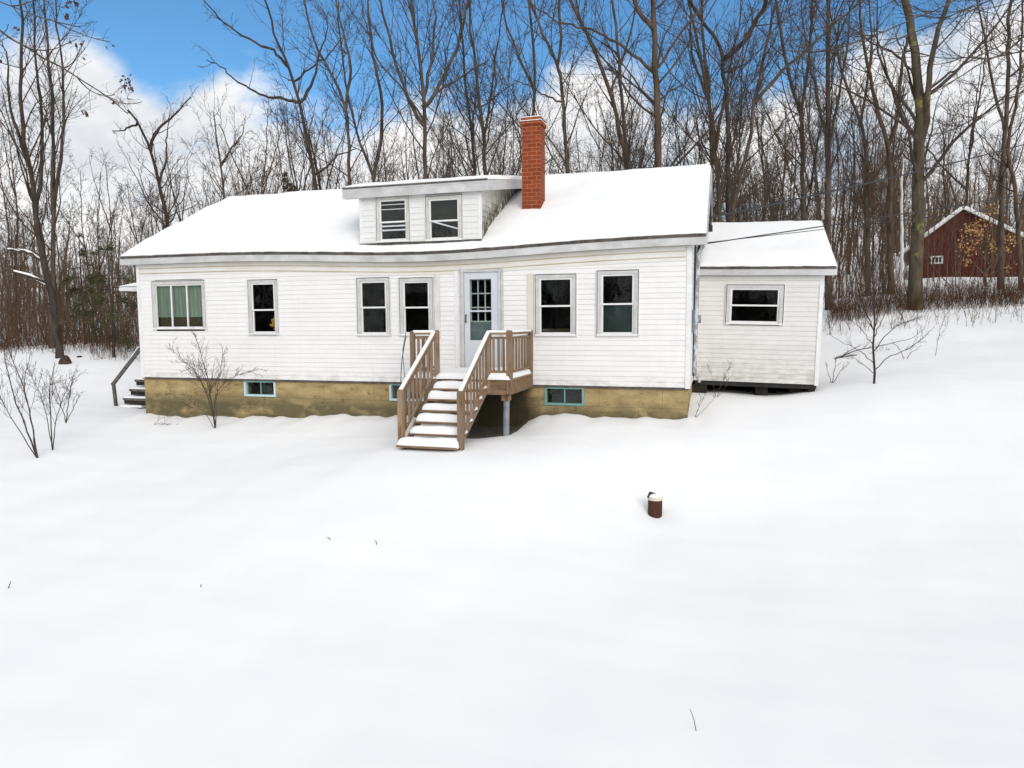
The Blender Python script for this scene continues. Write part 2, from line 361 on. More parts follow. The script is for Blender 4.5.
ops = [(b[0]+.08, b[1]-.08, b[2]+.07, b[3]-.09) for b in WB.values()] + [(DOOR[0]+.05, DOOR[1]-.05, DOOR[2]-.1, DOOR[3]-.06)]
SW, HD = .0, 7.68
ROOFK = (ZR-.13-ZT)/(YR+OV)      # slope of the roof deck
def sag_at(x):      # the old eave hangs lowest a little right of its middle
    x = np.asarray(x, float); e = np.exp(-((x-7.6)/3.1)**2); return .145*np.clip((e-.06)/.94, 0, 1)
def sagify(o, cut=True):
    import bmesh
    me = o.data; bm = bmesh.new(); bm.from_mesh(me)
    if cut:
        for xx in np.arange(.25, 13, .5): bmesh.ops.bisect_plane(bm, geom=bm.verts[:]+bm.edges[:]+bm.faces[:], plane_co=(float(xx), 0, 0), plane_no=(1, 0, 0))
    for v in bm.verts: v.co.z -= float(sag_at(v.co.x))*min(1., max(0., 1-(v.co.y+OV)/(YR+OV)))
    bm.to_mesh(me); bm.free(); me.update(); return o
def roofz(y): return ZT - .01 + (y+OV)*ROOFK
mb = MB()
clapboards(mb, 0.0, W, 0, HT+.02, 0, ops)
wall = mb.build('wall', MAT['siding'], house)
# end walls with gables: rotate the clapboard builder through a swapped axis
def end_wall(name, xpos, sgn, z0, mat):
    mb = MB(); z = z0
    while z < ZR-.3:
        zt = z+.1016; zc = zt
        y0, y1 = 0, HD
        if zc > HT: a = (zc-HT)/ROOFK; y0, y1 = a, HD-a
        if y1-y0 > .05:
            mb.poly([(xpos+sgn*.012, y0, z), (xpos+sgn*.012, y1, z), (xpos, y1, zt), (xpos, y0, zt), (xpos, y0, z), (xpos, y1, z)], [(0, 1, 2, 3), (0, 4, 5, 1)])
        z = zt
    return mb.build(name, mat, house)
end_wall('gable_wall', W, 1, 0, MAT['siding']); end_wall('gable_wall', 0, -1, 0, MAT['siding'])
mb = MB(); mb.box(0, W, HD-.03, HD, 0, HT+.1); mb.build('back_wall', MAT['siding'], house)
# inside of the house: floor, ceiling, partition behind the windows
mb = MB(); mb.box(.05, W-.05, .05, HD-.1, -.02, 0); mb.box(.05, W-.05, .05, HD-.1, 2.5, 2.53); mb.box(.03, W-.03, 3.2, 3.25, 0, 2.5)
for x in (4.6, 8.0, 9.6, W-.04, .03): mb.box(x, x+.02, .08, 3.2, 0, 2.5)
mb.build('interior_wall', MAT['interior'], house)
# corner boards
for x in (-.012, W-.075):
    MB().box(x, x+.09, -.022, 0, -.02, HT).build('corner_board', MAT['white_trim'], house)
MB().box(W-.001, W+.024, -.0, .09, -.02, HT).build('corner_board', MAT['white_trim'], house)
# sill board
MB().box(0, W, -.008, .04, -.045, -.001).build('sill_board', MAT['shingle'], house)
# foundation
bops = {'b1':(243.5,379.5,275.5,397),'b2':(389,383,405,401),'b3':(544.5,386.5,584,406)}
BW = {k: [fp(v[0], v[1])[0], fp(v[2], v[3])[0], fp(v[2], v[3])[2], -.03] for k, v in bops.items()}
BW['b2'][1] = BW['b2'][0]+.82
mb = MB(); xs = [.02]
for k in ('b1', 'b2', 'b3'): xs += [BW[k][0]+.02, BW[k][1]-.02]
xs.append(W-.02)
for i in range(0, len(xs), 2): mb.box(xs[i], xs[i+1], .03, .25, -1.7, -.045)
for k in ('b1', 'b2', 'b3'): mb.box(BW[k][0]+.02, BW[k][1]-.02, .03, .25, -1.7, BW[k][2]+.02)
mb.box(W-.27, W-.02, .25, HD-.02, -1.7, -.045); mb.box(.02, .27, .25, HD-.02, -1.7, -.045)
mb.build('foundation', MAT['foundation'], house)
for k, cm_, cb in (('b1', 'teal_paint', 'pale_teal'), ('b2', 'teal_paint', 'pale_teal'), ('b3', 'teal_paint', 'teal_paint')):
    x0, x1, z0, z1 = BW[k]; t_ = .045; mb = MB()
    mb.box(x0, x1, .005, .12, z1-t_, z1); mb.box(x0, x1, .0, .12, z0, z0+t_, 1); mb.box(x0, x0+t_, .003, .12, z0+t_, z1-t_, 1 if k != 'b3' else 0); mb.box(x1-t_, x1, .003, .12, z0+t_, z1-t_, 1 if k != 'b3' else 0)
    mb.box((x0+x1)/2-.012, (x0+x1)/2+.012, .05, .09, z0+t_, z1-t_)
    f = mb.build('basement_window', [MAT[cm_], MAT[cb]], house)
    MB().box(x0+t_, x1-t_, .068, .072, z0+t_, z1-t_).build('pane', MAT['glass'], f)
    MB().box(x0, x1, .24, .26, z0, z1).build('backing', MAT['dark_void'], f)
# ---- windows
def window(x0, x1, z0, z1, y=0, split=.5, casing='casing', cw=.095, kind='double', parent=None, lean=0, top=None):
    """casing > sashes, panes, sill"""
    par = parent or house; mb = MB(); top = cw if top is None else top
    x0 += .02; x1 -= .02; z0 += .03; z1 -= .035; cw -= .02; top -= .032
    zb = z0+.038
    mb.box(x0, x0+cw, y-.035, y+.03, zb, z1-top); mb.box(x1-cw, x1, y-.035, y+.03, zb, z1-top); mb.box(x0, x1, y-.038, y+.03, z1-top, z1)
    w = mb.build('window', MAT[casing], par); g_ = .015
    mb = MB(); mb.box(x0-.026, x0-g_, y-.042, y, z0-.012, z1+.026); mb.box(x1+g_, x1+.026, y-.042, y, z0-.012, z1+.026); mb.box(x0-g_, x1+g_, y-.043, y, z1+g_, z1+.026); mb.build('trim', MAT['white_trim'], w)
    mb = MB(); mb.box(x0-g_+.001, x0-.001, y-.018, y, z0, z1+g_-.001); mb.box(x1+.001, x1+g_-.001, y-.018, y, z0, z1+g_-.001); mb.box(x0, x1, y-.018, y, z1+.001, z1+g_-.001); mb.build('gap', MAT['dark_void'], w)
    MB().box(x0-.005, x1+.005, y-.06, y+.03, z0, zb).build('sill', MAT['white_trim'], w)
    a0, a1, b0, b1 = x0+cw, x1-cw, zb, z1-top; s = .035
    if kind == 'double':
        zm = b0+(b1-b0)*split
        for (u0, u1, yy, th) in ((b0, zm+.02, y+.0, .04), (zm-.015, b1, y-.02, .03)):
            m2 = MB(); m2.box(a0, a0+s, yy, yy+.03, u0, u1); m2.box(a1-s, a1, yy, yy+.03, u0, u1)
            m2.box(a0+s, a1-s, yy, yy+.03, u1-s, u1); m2.box(a0+s, a1-s, yy, yy+.03, u0, u0+s); sh = m2.build('sash', MAT['white_trim'], w)
            MB().box(a0+s, a1-s, yy+.012, yy+.016, u0+s, u1-s).build('pane', MAT['glass'], w)
    elif kind == 'picture':
        m2 = MB(); m2.box(a0, a1, y-.01, y+.03, b1-s, b1); m2.box(a0, a1, y-.01, y+.03, b0, b0+s*.7)
        n3 = 3
        for k in range(4):
            xx = a0+(a1-a0)*k/3; ww = .016 if k in (1, 2) else .02
            m2.box(xx-ww+(.016 if k == 0 else 0), xx+ww-(.016 if k == 3 else 0), y-.014, y+.025, b0+s*.7, b1-s)
        m2.build('sash', MAT['white_trim'], w)
        for k in range(3):
            MB().box(a0+(a1-a0)*k/3+.016, a0+(a1-a0)*(k+1)/3-.016, y+.005, y+.009, b0+s*.7, b1-s).build('pane', MAT['glass'], w)
    return w, (a0, a1, b0, b1)
b = WB['w1']; w1, q = window(*b, kind='picture', cw=.10)
mb = MB()   # pleated curtain
N = 60
for k in range(N):
    xa = q[0]+(q[1]-q[0])*k/N; xb = q[0]+(q[1]-q[0])*(k+1)/N; ya = .06+.012*math.sin(k*1.3); yb = .06+.012*math.sin((k+1)*1.3)
    mb.poly([(xa, ya, q[2]+.25), (xb, yb, q[2]+.25), (xb, yb, q[3]+.05), (xa, ya, q[3]+.05)], [(0, 1, 2, 3)])
mb.build('curtain', MAT['curtain_green'], w1)
MB().box(q[0], q[1], .09, .5, q[2]-.1, q[2]+.27).build('seat_back', MAT['cloth_dark'], w1)
w2, q = window(*WB['w2'], split=.46)
mb = MB()
for k in range(70):
    px_, pz_ = q[1]-.13+random.gauss(0, .05), q[2]+.22+random.gauss(0, .10); py_ = .10+random.random()*.1; r_ = random.uniform(.02, .035)
    a = random.random()*6; mb.poly([(px_+r_*math.cos(a+i*1.57), py_+.01*math.sin(i*2+a), pz_+r_*math.sin(a+i*1.57)) for i in range(4)], [(0, 1, 2, 3)])
mb.build('flowers', MAT['flower_orange'], w2)
window(*WB['w3']); window(*WB['w4'])
w5, q = window(*WB['w5']); MB().box(q[0], q[1], .25, .7, q[2]-.1, q[2]+.1).build('table', MAT['cloth_dark'], w5)
w6, q = window(*WB['w6']); MB().box(q[0]+.01, q[1]-.01, .06, .065, q[2]+.03, (q[2]+q[3])/2).build('shade', MAT['curtain_dark'], w6)
# boards beside windows
a = fp(420.5, 275); b2 = fp(441, 345); MB().box(WB['w4'][1]+.02, b2[0], -.03, .0, .95, 2.30).build('trim_board', MAT['peeling_board'], house)
a = fp(527.5, 274); MB().box(a[0], WB['w5'][0]-.02, -.028, .0, .5, 2.26).build('trim_board', MAT['cream_board'], house)
a = fp(441, 280); MB().box(8.20, 8.27, -.02, .0, .30, 2.42).build('trim_board', MAT['white_trim'], house)
# panel above the windows of the middle bay (frieze) and soffit
mb = MB(); mb.box(.09, W-.1, -.030, 0, HT-.085, HT-.005); mb.box(.09, W-.1, -.022, 0, HT-.20, HT-.092)
mb.box(5.75, W-.1, -.017, 0, HT-.28, HT-.214)
sagify(mb.build('frieze_board', MAT['frieze'], house))
mb = MB(); mb.box(.09, W-.1, -.036, 0, HT-.100, HT-.0855); mb.box(.09, W-.1, -.027, 0, HT-.212, HT-.1995); mb.box(.09, W-.1, -.033, 0, HT-.004, HT+.003); sagify(mb.build('frieze_trim', MAT['stained_strip'], house))
# ---- door
x0, x1, z0, z1 = DOOR
mb = MB(); mb.box(x0-.0, x0+.055, -.05, .05, z0, z1-.055, 0); mb.box(x1-.055, x1, -.05, .05, z0, z1-.055, 0); mb.box(x0-.02, x1+.02, -.055, .05, z1-.055, z1)
mb.box(x0-.05, x0-.005, -.03, .0, z0, z1+.03); mb.box(x1+.005, x1+.05, -.03, .0, z0, z1+.03)
mb.build('door_frame', MAT['casing'], house)
dx0, dx1, dz0, dz1 = x0+.06, x1-.06, z0+.02, z1-.06
gx0, gx1, gz0, gz1 = dx0+.12, dx1-.15, z0+.62, dz1-.14
mb = MB(); mb.box(dx0, gx0, -.03, .01, dz0, dz1); mb.box(gx1, dx1, -.03, .01, dz0, dz1); mb.box(gx0, gx1, -.03, .01, gz1, dz1); mb.box(gx0, gx1, -.03, .01, dz0, gz0)
zmid = gz0+(gz1-gz0)*.48; mb.box(gx0, gx1, -.028, .0, zmid-.018, zmid+.018)
door = mb.build('door', MAT['door_paint'], house, bevel=.004)
MB().box(gx0, gx1, -.012, -.008, zmid+.018, gz1).build('pane', MAT['glass'], door)
MB().box(gx0, gx1, -.012, -.008, gz0, zmid-.018).build('pane', MAT['glass'], door)
mb = MB()   # inner door with nine lights, solid below
ix = [gx0+(gx1-gx0)*k/3 for k in range(4)]; zl = gz0+(gz1-gz0)*.31; iz = [zl+(gz1-zl)*k/3 for k in range(4)]
for k in range(4): mb.box(ix[k]-.012, ix[k]+.012, .05, .07, zl, gz1)
for k in range(4): mb.box(gx0, gx1, .048, .072, iz[k]-.012, iz[k]+.012)
mb.box(dx0, gx0-.012, .04, .08, dz0, dz1); mb.box(gx1+.012, dx1, .04, .08, dz0, dz1); mb.box(gx0-.012, gx1+.012, .04, .08, gz1+.012, dz1)
mb.build('inner_door_muntin', MAT['white_trim'], door)
MB().box(gx0-.012, gx1+.012, .045, .08, dz0, zl-.012).build('inner_door_panel', MAT['metal_grey'], door)
mb = MB(); mb.cyl((dx0+.04, -.06, z0+1.0), (dx0+.04, -.06, z0+1.14), .012, n=8); mb.box(dx0+.025, dx0+.055, -.06, -.03, z0+.99, z0+1.01); mb.box(dx0+.025, dx0+.055, -.06, -.03, z0+1.13, z0+1.15)
mb.build('handle', MAT['black_metal'], door)
# ---- roof
th = .11
mb = MB()
for sg in (0, 1):
    pr = [(-OV-.02, ZT-.01-.06), (-OV-.02, ZT-.015), (YR, roofz(YR)), (YR, roofz(YR)-th)]
    if sg: pr = [(2*YR-y, z) for y, z in pr][::-1]
    mb.prism(pr, -OL, W+OR_)
roof = sagify(mb.build('roof', MAT['shingle'], house))
mb = MB(); mb.box(-OL+.003, W+OR_-.003, -OV-.012, -OV+.012, HT, ZT-.040); mb.box(-OL+.003, W+OR_-.003, -OV+.012, .0, HT+.005, HT+.02)
fas = sagify(mb.build('fascia', MAT['fascia'], roof))
# rake boards
for x, e in ((-OL-.02, -1), (W+OR_, 1)):
    mb = MB(); pr = [(-OV-.012, HT), (-OV-.012, ZT-.03), (YR, roofz(YR)-.03), (YR, roofz(YR)-.22)]
    mb.prism(pr, x, x+.022); mb.prism([(2*YR-y, z) for y, z in pr][::-1], x, x+.022); mb.build('rake_board', MAT['fascia'], roof)
nrm = np.array([0, -ROOFK, 1]); nrm = nrm/np.linalg.norm(nrm)
def thick(u, v):   # thinner sheet of snow at the eave
    return .38+.62*min(1, v*5)
def slab_front(nm='roof_snow'):
    return snow_slab(nm, (-OL-.0, -OV+.0, roofz(-OV+.0)), (W+OR_+.0, -OV+.0, roofz(-OV+.0)), (W+OR_, YR+.05, roofz(YR)-.02), (-OL, YR+.05, roofz(YR)-.02), 0.13, house, nu=160, nv=50, r=.12, rag=.05, nrm=nrm, amp=.28, thf=thick, seed=2)
sagify(slab_front(), False)
nb = nrm*np.array([1, -1, 1])
snow_slab('roof_snow', (W+OR_, 2*YR+OV, roofz(-OV)), (-OL, 2*YR+OV, roofz(-OV)), (-OL, YR-.05, roofz(YR)-.02), (W+OR_, YR-.05, roofz(YR)-.02), .14, house, nu=80, nv=20, r=.2, nrm=nb, seed=4)
# ---- dormer: front wall stands on the front slope
SG = float(sag_at(7.3)); P0 = (0, -OV, ZT+.09-SG*.9); NN = (0, -ROOFK, 1)
dl = onplane(361, 243.5, P0, NN); dr = onplane(481.5, 240.5, P0, NN); print('dormer', dl, dr)
YD = (dl[1]+dr[1])/2; DX0, DX1 = fp(361, 240, YD)[0], fp(481.5, 240, YD)[0]
zf_b = fp(420, 194.5, YD-.12)[2]; zf_t = fp(420, 182.5, YD-.12)[2]; FX0 = fp(343.5, 195, YD-.12)[0]; FX1 = fp(488, 190, YD-.12)[0]
print('YD', YD, 'x', DX0, DX1, 'fascia z', zf_b, zf_t, 'x', FX0, FX1)
ROOFD = (roofz(YR)-.0-zf_t)/(YR-YD+.12)
dwin = {'l':(376,196.5,411,243),'r':(425.5,195.5,463.5,241.5)}
DW = {k: [fp(v[0], v[1], YD)[0], fp(v[2], v[3], YD)[0], fp(v[2], v[3], YD)[2], fp(v[0], v[1], YD)[2]] for k, v in dwin.items()}
mb = MB(); clapboards(mb, DX0, DX1, roofz(YD)-SG, zf_b+.02, YD, [(b[0]+.06, b[1]-.06, b[2]+.08, b[3]-.08) for b in DW.values()], h=.12)
mb.build('dormer_wall', MAT['siding_dormer'], house)
MB().box(DX0-.03, DX1+.01, YD-.035, YD-.022, roofz(YD)-SG-.03, roofz(YD)-SG+.125).build('dormer_gap_strip', MAT['shingle'], house)  # dark strip added to stand for the shadowy gap at the wall foot
for xx in (DX0-.012, DX1-.06): MB().box(xx, xx+.075, YD-.022, YD, roofz(YD)-SG, zf_b).build('corner_board', MAT['white_trim'], house)
mb = MB()   # cheeks
def cheek(xx, sg):
    z = roofz(YD)-SG
    while z < zf_b+.6:
        zt = z+.12; ztop = zf_b+.05
        # wall spans from front (YD) back to where the roof rises above this course
        yb = (z-ZT+.01)/ROOFK-OV + .55
        lim = zf_b + 0.0
        if z < lim: mb.poly([(xx+sg*.012, YD, z), (xx+sg*.012, yb, z), (xx, yb, zt), (xx, YD, zt), (xx, YD, z), (xx, yb, z)], [(0, 1, 2, 3), (0, 4, 5, 1)])
        z = zt
cheek(DX1, 1)
mb.poly([(DX1-.002, YD, zf_b), (DX1-.002, YR, zf_b), (DX1-.002, YR, roofz(YR)), (DX1-.002, YD, zf_t)], [(0, 1, 2, 3)])
mb.build('dormer_cheek', MAT['dormer_cheek'], house); mb = MB(); cheek(DX0, -1); mb.build('dormer_cheek', MAT['dormer_cheek'], house)
mb = MB(); mb.box(DX0+.02, DX1-.02, YD+.12, YD+.14, roofz(YD)-SG, zf_b+.02); mb.build('dormer_back', MAT['dark_void'], house)
mb = MB()
pr = [(YD-.15, zf_t-.045), (YD-.15, zf_t), (YR, roofz(YR)+.01), (YR, roofz(YR)-.05)]; mb.prism(pr, FX0, FX1)
dr_ = mb.build('dormer_roof', MAT['shingle'], house)
mb = MB(); mb.box(FX0-.0, FX1+.0, YD-.14, YD-.12, zf_b, zf_t-.04); mb.box(FX0, FX1, YD-.12, YD, zf_b+.01, zf_b+.03)
mb.box(FX0+.4, FX1, YD-.147, YD-.14, zf_t-.085, zf_t-.075)
mb.build('fascia', MAT['fascia'], dr_)
yk = YD+2.5
for xx in (FX1, FX0-.02):
    mb = MB(); mb.prism([(YD-.14, zf_b), (YD-.14, zf_t-.035), (YR-.1, roofz(YR)-.05), (YR-.1, roofz(YR)-.05-(zf_t-zf_b)*.8)], xx, xx+.02); mb.build('rake_board', MAT['fascia'], dr_)
nd = np.array([0, -ROOFD, 1]); nd /= np.linalg.norm(nd)
snow_slab('dormer_snow', (FX0, YD-.15, zf_t-.01), (FX1+.02, YD-.15, zf_t-.01), (FX1+.02, YR+.1, roofz(YR)-.0), (FX0, YR+.1, roofz(YR)-.0), .085, house, nu=50, nv=30, r=.16, nrm=nd, seed=6, thf=thick)
for k in ('l', 'r'):
    b = DW[k]; w, q = window(*b, y=YD, cw=.085, casing='casing_dormer', split=.45)
    mb = MB()
    if k == 'l':
        for zz, tk in ((.335, .032), (.235, .032), (.755, .014), (.87, .014)): mb.box(q[0]+.03, q[1]-.03, YD-.022, YD-.008, q[2]+(q[3]-q[2])*zz, q[2]+(q[3]-q[2])*zz+tk)
    else:
        mb.bar((q[0]+.03, YD-.028, q[2]+(q[3]-q[2])*.46), (q[1]-.03, YD-.028, q[2]+(q[3]-q[2])*.24), .012, .028, (0, 0, 1))
    mb.build('blind_slat', MAT['blind'], w)
# ---- chimney
cl = onplane(522, 207, (0, -OV, ZT+.12), NN); yc = cl[1]; cx0 = cl[0]; cx1 = fp(540.5, 207, yc)[0]; ztop = fp(531, 117, yc)[2]; cd = cx1-cx0
print('chimney', cx0, cx1, yc, ztop)
cd = .42
mb = MB(); mb.box(cx0, cx1, yc, yc+cd, roofz(yc)-.3, ztop-.16); ch = mb.build('chimney', MAT['brick'], house)
mb = MB(); mb.box(cx0-.03, cx1+.03, yc-.03, yc+cd+.03, ztop-.16, ztop-.08); mb.box(cx0-.012, cx1+.012, yc-.012, yc+cd+.012, ztop-.08, ztop)
mb.build('cap', MAT['brick'], ch)
snow_slab('cap_snow', (cx0-.01, yc-.01, ztop), (cx1+.01, yc-.01, ztop), (cx1+.01, yc+cd+.01, ztop), (cx0-.01, yc+cd+.01, ztop), .022, ch, nu=12, nv=12, r=.06)
mb = MB(); zl = ztop-.08
for q_ in (((cx0-.03, yc-.03), (cx1+.03, yc-.03), (cx1+.03, yc-.012), (cx0-.03, yc-.012)), ((cx1+.012, yc-.012), (cx1+.03, yc-.012), (cx1+.03, yc+cd+.03), (cx1+.012, yc+cd+.03))):
    mb.poly([(x, y, zl+.002) for x, y in q_]+[(x, y, zl+.016) for x, y in q_], [(4, 5, 6, 7), (0, 1, 5, 4), (1, 2, 6, 5), (2, 3, 7, 6), (3, 0, 4, 7)])
mb.build('ledge_snow', MAT['snow'], ch)
# ---- right-hand extension, set back and leaning a little to the right
S = 2.0; TILT = .023
def ep(px, py, y0=S): return fp(px, py, y0)
E0 = ep(697, 380); E1 = ep(816.8, 387); print('ext', E0, E1)
ex0 = W+.02; EW = E1[0]-ex0; ez = (E0[2]+E1[2])/2
EO = np.array([ex0, S, fp(697, 380, S)[2]+.0])
def E_obj(o): o.location = Vector(EO.tolist()); o.rotation_euler = (0, TILT, 0); return o
def el(px, py, y0):  # extension-local x,z
    q = fp(px, py, S+y0)-EO; c, s = math.cos(TILT), math.sin(TILT); return (q[0]*c - q[2]*s, q[0]*s + q[2]*c)
EW = el(817, 387, 0)[0]; EZ0 = 0; topz = el(780, 275.5, 0)[1]; fzt = el(780, 266.5, -.15)[1]; EXR = el(836.3, 268, -.15)[0]
# ridge: same local x as the rake edge
best = None
for yy in np.arange(.5, 4, .01):
    x_, z_ = el(822, 219.5, yy)
    if best is None or abs(x_-EXR) < best[0]: best = (abs(x_-EXR), yy, z_)
EYR, EZR = best[1], best[2]+.05; print('EXT w', EW, 'top', topz, 'fascia', fzt, 'xr', EXR, 'ridge', EYR, EZR)
ED = 2*EYR
q = [el(726.5, 283.5, -.03), el(783, 326.5, -.03)]; EB = [q[0][0], q[1][0], q[1][1], q[0][1]]
mb = MB(); clapboards(mb, 0, EW, 0, topz+.02, 0, [(EB[0]+.08, EB[1]-.08, EB[2]+.08, EB[3]-.09)]); E_obj(mb.build('extension_wall', MAT['siding_ext'], house))
ek = (EZR-.12-fzt)/(EYR+.15)
mb = MB(); z = 0
while z < EZR-.2:
    zt = z+.1016; y0, y1 = 0, ED
    if zt > topz: y0 = (zt-topz)/ek; y1 = ED-y0
    if y1 > y0: mb.poly([(EW+.012, y0, z), (EW+.012, y1, z), (EW, y1, zt), (EW, y0, zt), (EW, y0, z), (EW, y1, z)], [(0, 1, 2, 3), (0, 4, 5, 1)])
    z = zt
mb.box(0, EW, ED-.03, ED, 0, topz); E_obj(mb.build('extension_wall', MAT['siding_ext'], house))
mb = MB(); mb.box(EW-.06, EW+.02, -.024, 0, -.02, topz); mb.box(EW, EW+.026, 0, .08, -.02, topz); E_obj(mb.build('corner_board', MAT['white_trim'], house))
mb = MB(); mb.box(0, EW, -.02, .02, topz-.10, topz-.02); mb.box(0, EW, -.016, .02, topz-.2, topz-.12); E_obj(mb.build('frieze_board', MAT['frieze'], house))
mb = MB(); mb.box(.02, EW-.02, 0.02, ED-.04, -.1, 0.0); mb.box(.05, EW-.05, 1.8, 1.83, 0, topz); mb.box(.0, .03, .02, 1.8, 0, topz); mb.box(EW-.05, EW-.03, .02, 1.8, 0, topz); mb.box(.02, EW-.02, .02, ED-.05, topz, topz+.03); E_obj(mb.build('extension_interior', MAT['interior'], house))
# dark crawl space: rubble piers, and a back skirting added to block stray light
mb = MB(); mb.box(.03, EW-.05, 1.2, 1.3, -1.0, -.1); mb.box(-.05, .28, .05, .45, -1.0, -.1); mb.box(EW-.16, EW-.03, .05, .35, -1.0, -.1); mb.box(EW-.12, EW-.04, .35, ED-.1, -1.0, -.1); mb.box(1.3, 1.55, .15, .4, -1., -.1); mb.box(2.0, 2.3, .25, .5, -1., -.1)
o = E_obj(mb.build('extension_footing_and_light_block', MAT['dark_void'], house))
mb = MB()
for sg in (0, 1):
    pr = [(-.185, fzt-.05), (-.185, fzt-.004), (EYR, fzt+(EYR+.15)*ek), (EYR, fzt+(EYR+.15)*ek-.1)]
    if sg: pr = [(2*EYR-y, z) for y, z in pr][::-1]
    mb.prism(pr, -.0, EXR)
er = E_obj(mb.build('extension_roof', MAT['shingle'], house))
mb = MB(); mb.box(-.0, EXR, -.17, -.15, topz-.0, fzt-.05); mb.box(0, EXR, -.15, 0, topz+.0, topz+.02)
mb.build('fascia', MAT['fascia'], er)
mb = MB(); mb.prism([(-.17, topz), (-.17, fzt-.02), (EYR, fzt+(EYR+.15)*ek-.02), (EYR, fzt+(EYR+.15)*ek-.2)], EXR, EXR+.02); mb.build('rake_board', MAT['fascia'], er)
ne = np.array([0, -ek, 1]); ne /= np.linalg.norm(ne); rz_ = fzt+(EYR+.15)*ek
E_obj(snow_slab('extension_snow', (0, -.165, fzt+.0), (EXR+.02, -.165, fzt+.0), (EXR+.02, EYR+.05, rz_-.02), (0, EYR+.05, rz_-.02), .13, house, nu=60, nv=30, r=.22, nrm=ne, seed=8, thf=thick, rag=.05))
nf = ne*np.array([1, -1, 1])
E_obj(snow_slab('extension_snow', (EXR+.02, 2*EYR+.15, fzt), (0, 2*EYR+.15, fzt), (0, EYR-.05, rz_-.02), (EXR+.02, EYR-.05, rz_-.02), .13, house, nu=30, nv=14, r=.2, nrm=nf, seed=9))
w, q = window(*EB, split=.5); E_obj(w)
# ---- things fixed on the right end wall: icy downspout, meter box, conduit
mb = MB(); mb.cyl((W+.13, .10, 2.55), (W+.10, .10, .3), .035, n=8); mb.cyl((W+.13, .10, 2.55), (W+.22, -.1, 2.68), .035, n=8); mb.cyl((W+.10, .1, .3), (W+.2, -.02, .12), .03, n=8)
mb.build('downspout', MAT['ice'], house)
mb = MB(); mb.cyl((W+.06, .45, 2.9), (W+.06, .45, .2), .022, n=8); mb.cyl((W+.05, .62, 3.2), (W+.05, .62, 1.3), .018, n=8); mb.build('conduit', MAT['black_metal'], house)
mb = MB(); mb.box(W+.014, W+.13, .34, .58, 1.05, 1.5); mb.cyl((W+.13, .46, 1.32), (W+.19, .46, 1.32), .08, n=14); mb.build('meter_box', MAT['metal_grey'], house)
mb = MB(); mb.cyl((W+OR_+.03, .55, 3.12), (W+OR_+.03, .95, 3.35), .05, n=8); mb.box(W+OR_+.02, W+OR_+.1, .5, .62, 3.02, 3.14); mb.build('weatherhead', MAT['black_metal'], house)
# ---- little side porch roof on the left gable
q0 = fp(122, 291, 1.6); q1 = fp(137, 277, 1.6); print('side roof', q0, q1)
zz = q0[2]; xo = q0[0]
mb = MB(); mb.box(xo, -.01, 1.5, 3.1, zz, zz+.09); mb.box(xo+.02, -.01, 1.52, 3.08, zz+.09, zz+.12)
pr_ = mb.build('side_porch_roof', MAT['white_trim'], house)
mb = MB(); mb.poly([(xo-.02, 1.48, zz+.12), (-.01, 1.48, zz+.12), (-.01, 1.48, zz+.42), (xo-.02, 3.12, zz+.12), (-.01, 3.12, zz+.12), (-.01, 3.12, zz+.42)], [(0, 1, 2), (3, 5, 4), (0, 2, 5, 3)]); mb.build('side_porch_snow', MAT['snow'], pr_)

# bare dark soil under the landing, where no snow falls
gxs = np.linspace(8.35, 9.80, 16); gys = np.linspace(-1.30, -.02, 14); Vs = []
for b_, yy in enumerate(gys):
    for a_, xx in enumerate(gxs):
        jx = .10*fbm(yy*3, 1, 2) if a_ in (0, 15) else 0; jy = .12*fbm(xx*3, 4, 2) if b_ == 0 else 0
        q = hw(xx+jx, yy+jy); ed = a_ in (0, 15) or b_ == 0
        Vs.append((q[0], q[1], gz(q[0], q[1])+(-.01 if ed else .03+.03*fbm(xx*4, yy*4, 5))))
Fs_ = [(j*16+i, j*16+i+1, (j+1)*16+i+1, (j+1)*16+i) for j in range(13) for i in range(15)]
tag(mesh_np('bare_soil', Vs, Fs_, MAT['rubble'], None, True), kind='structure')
# ------------------------------------------------------------------ PORCH STAIRS (front)
LZ = .24
stairs = empty('porch_stairs', hw(8.9, -1.6, LZ-1.1), -TH, label='brown wooden front stairs with snowy treads, railings and a landing at the blue-grey door', cat='stairs')
def SP(o):   # geometry is written in house coordinates; shift into the stairs' own frame
    o.data.transform(Matrix.Translation((-8.9, 1.6, -(LZ-1.1)))); return o
def sbuild(mb, name, mat, par=None, bevel=.004): return SP(mb.build(name, MAT[mat], par or stairs, bevel))
def sslab(*a, **k):
    par = k.pop('par'); o = snow_slab(*a, None, **k); o.parent = par; return SP(o)
PX0, PX1, PY = 7.88, 9.90, -1.60
SX0, SX1 = fp(438, 340, PY)[0], fp(489, 340, PY)[0]; SX0, SX1 = 8.42, 9.42
mb = MB(); y = PY
while y < -.04: mb.box(PX0, PX1, y, min(y+.135, -.02), LZ-.035, LZ); y += .142
deck = sbuild(mb, 'deck', 'wood_x')
mb = MB(); mb.box(PX0+.03, PX1-.03, PY+.02, PY+.06, LZ-.30, LZ-.036); mb.box(PX1-.07, PX1-.03, PY+.06, -.03, LZ-.30, LZ-.036); mb.box(PX0+.03, PX0+.07, PY+.06, -.03, LZ-.30, LZ-.036); mb.box(PX0+.07, PX1-.07, PY+.7, PY+.74, LZ-.28, LZ-.036)
sbuild(mb, 'deck_frame', 'wood_x')
NS = 6; rise = (LZ+.775)/NS; run = 1.60/NS
ybot = PY-run*NS; zb = LZ-rise*NS
def sline(y): return LZ + (y-PY)*rise/run      # nosing line
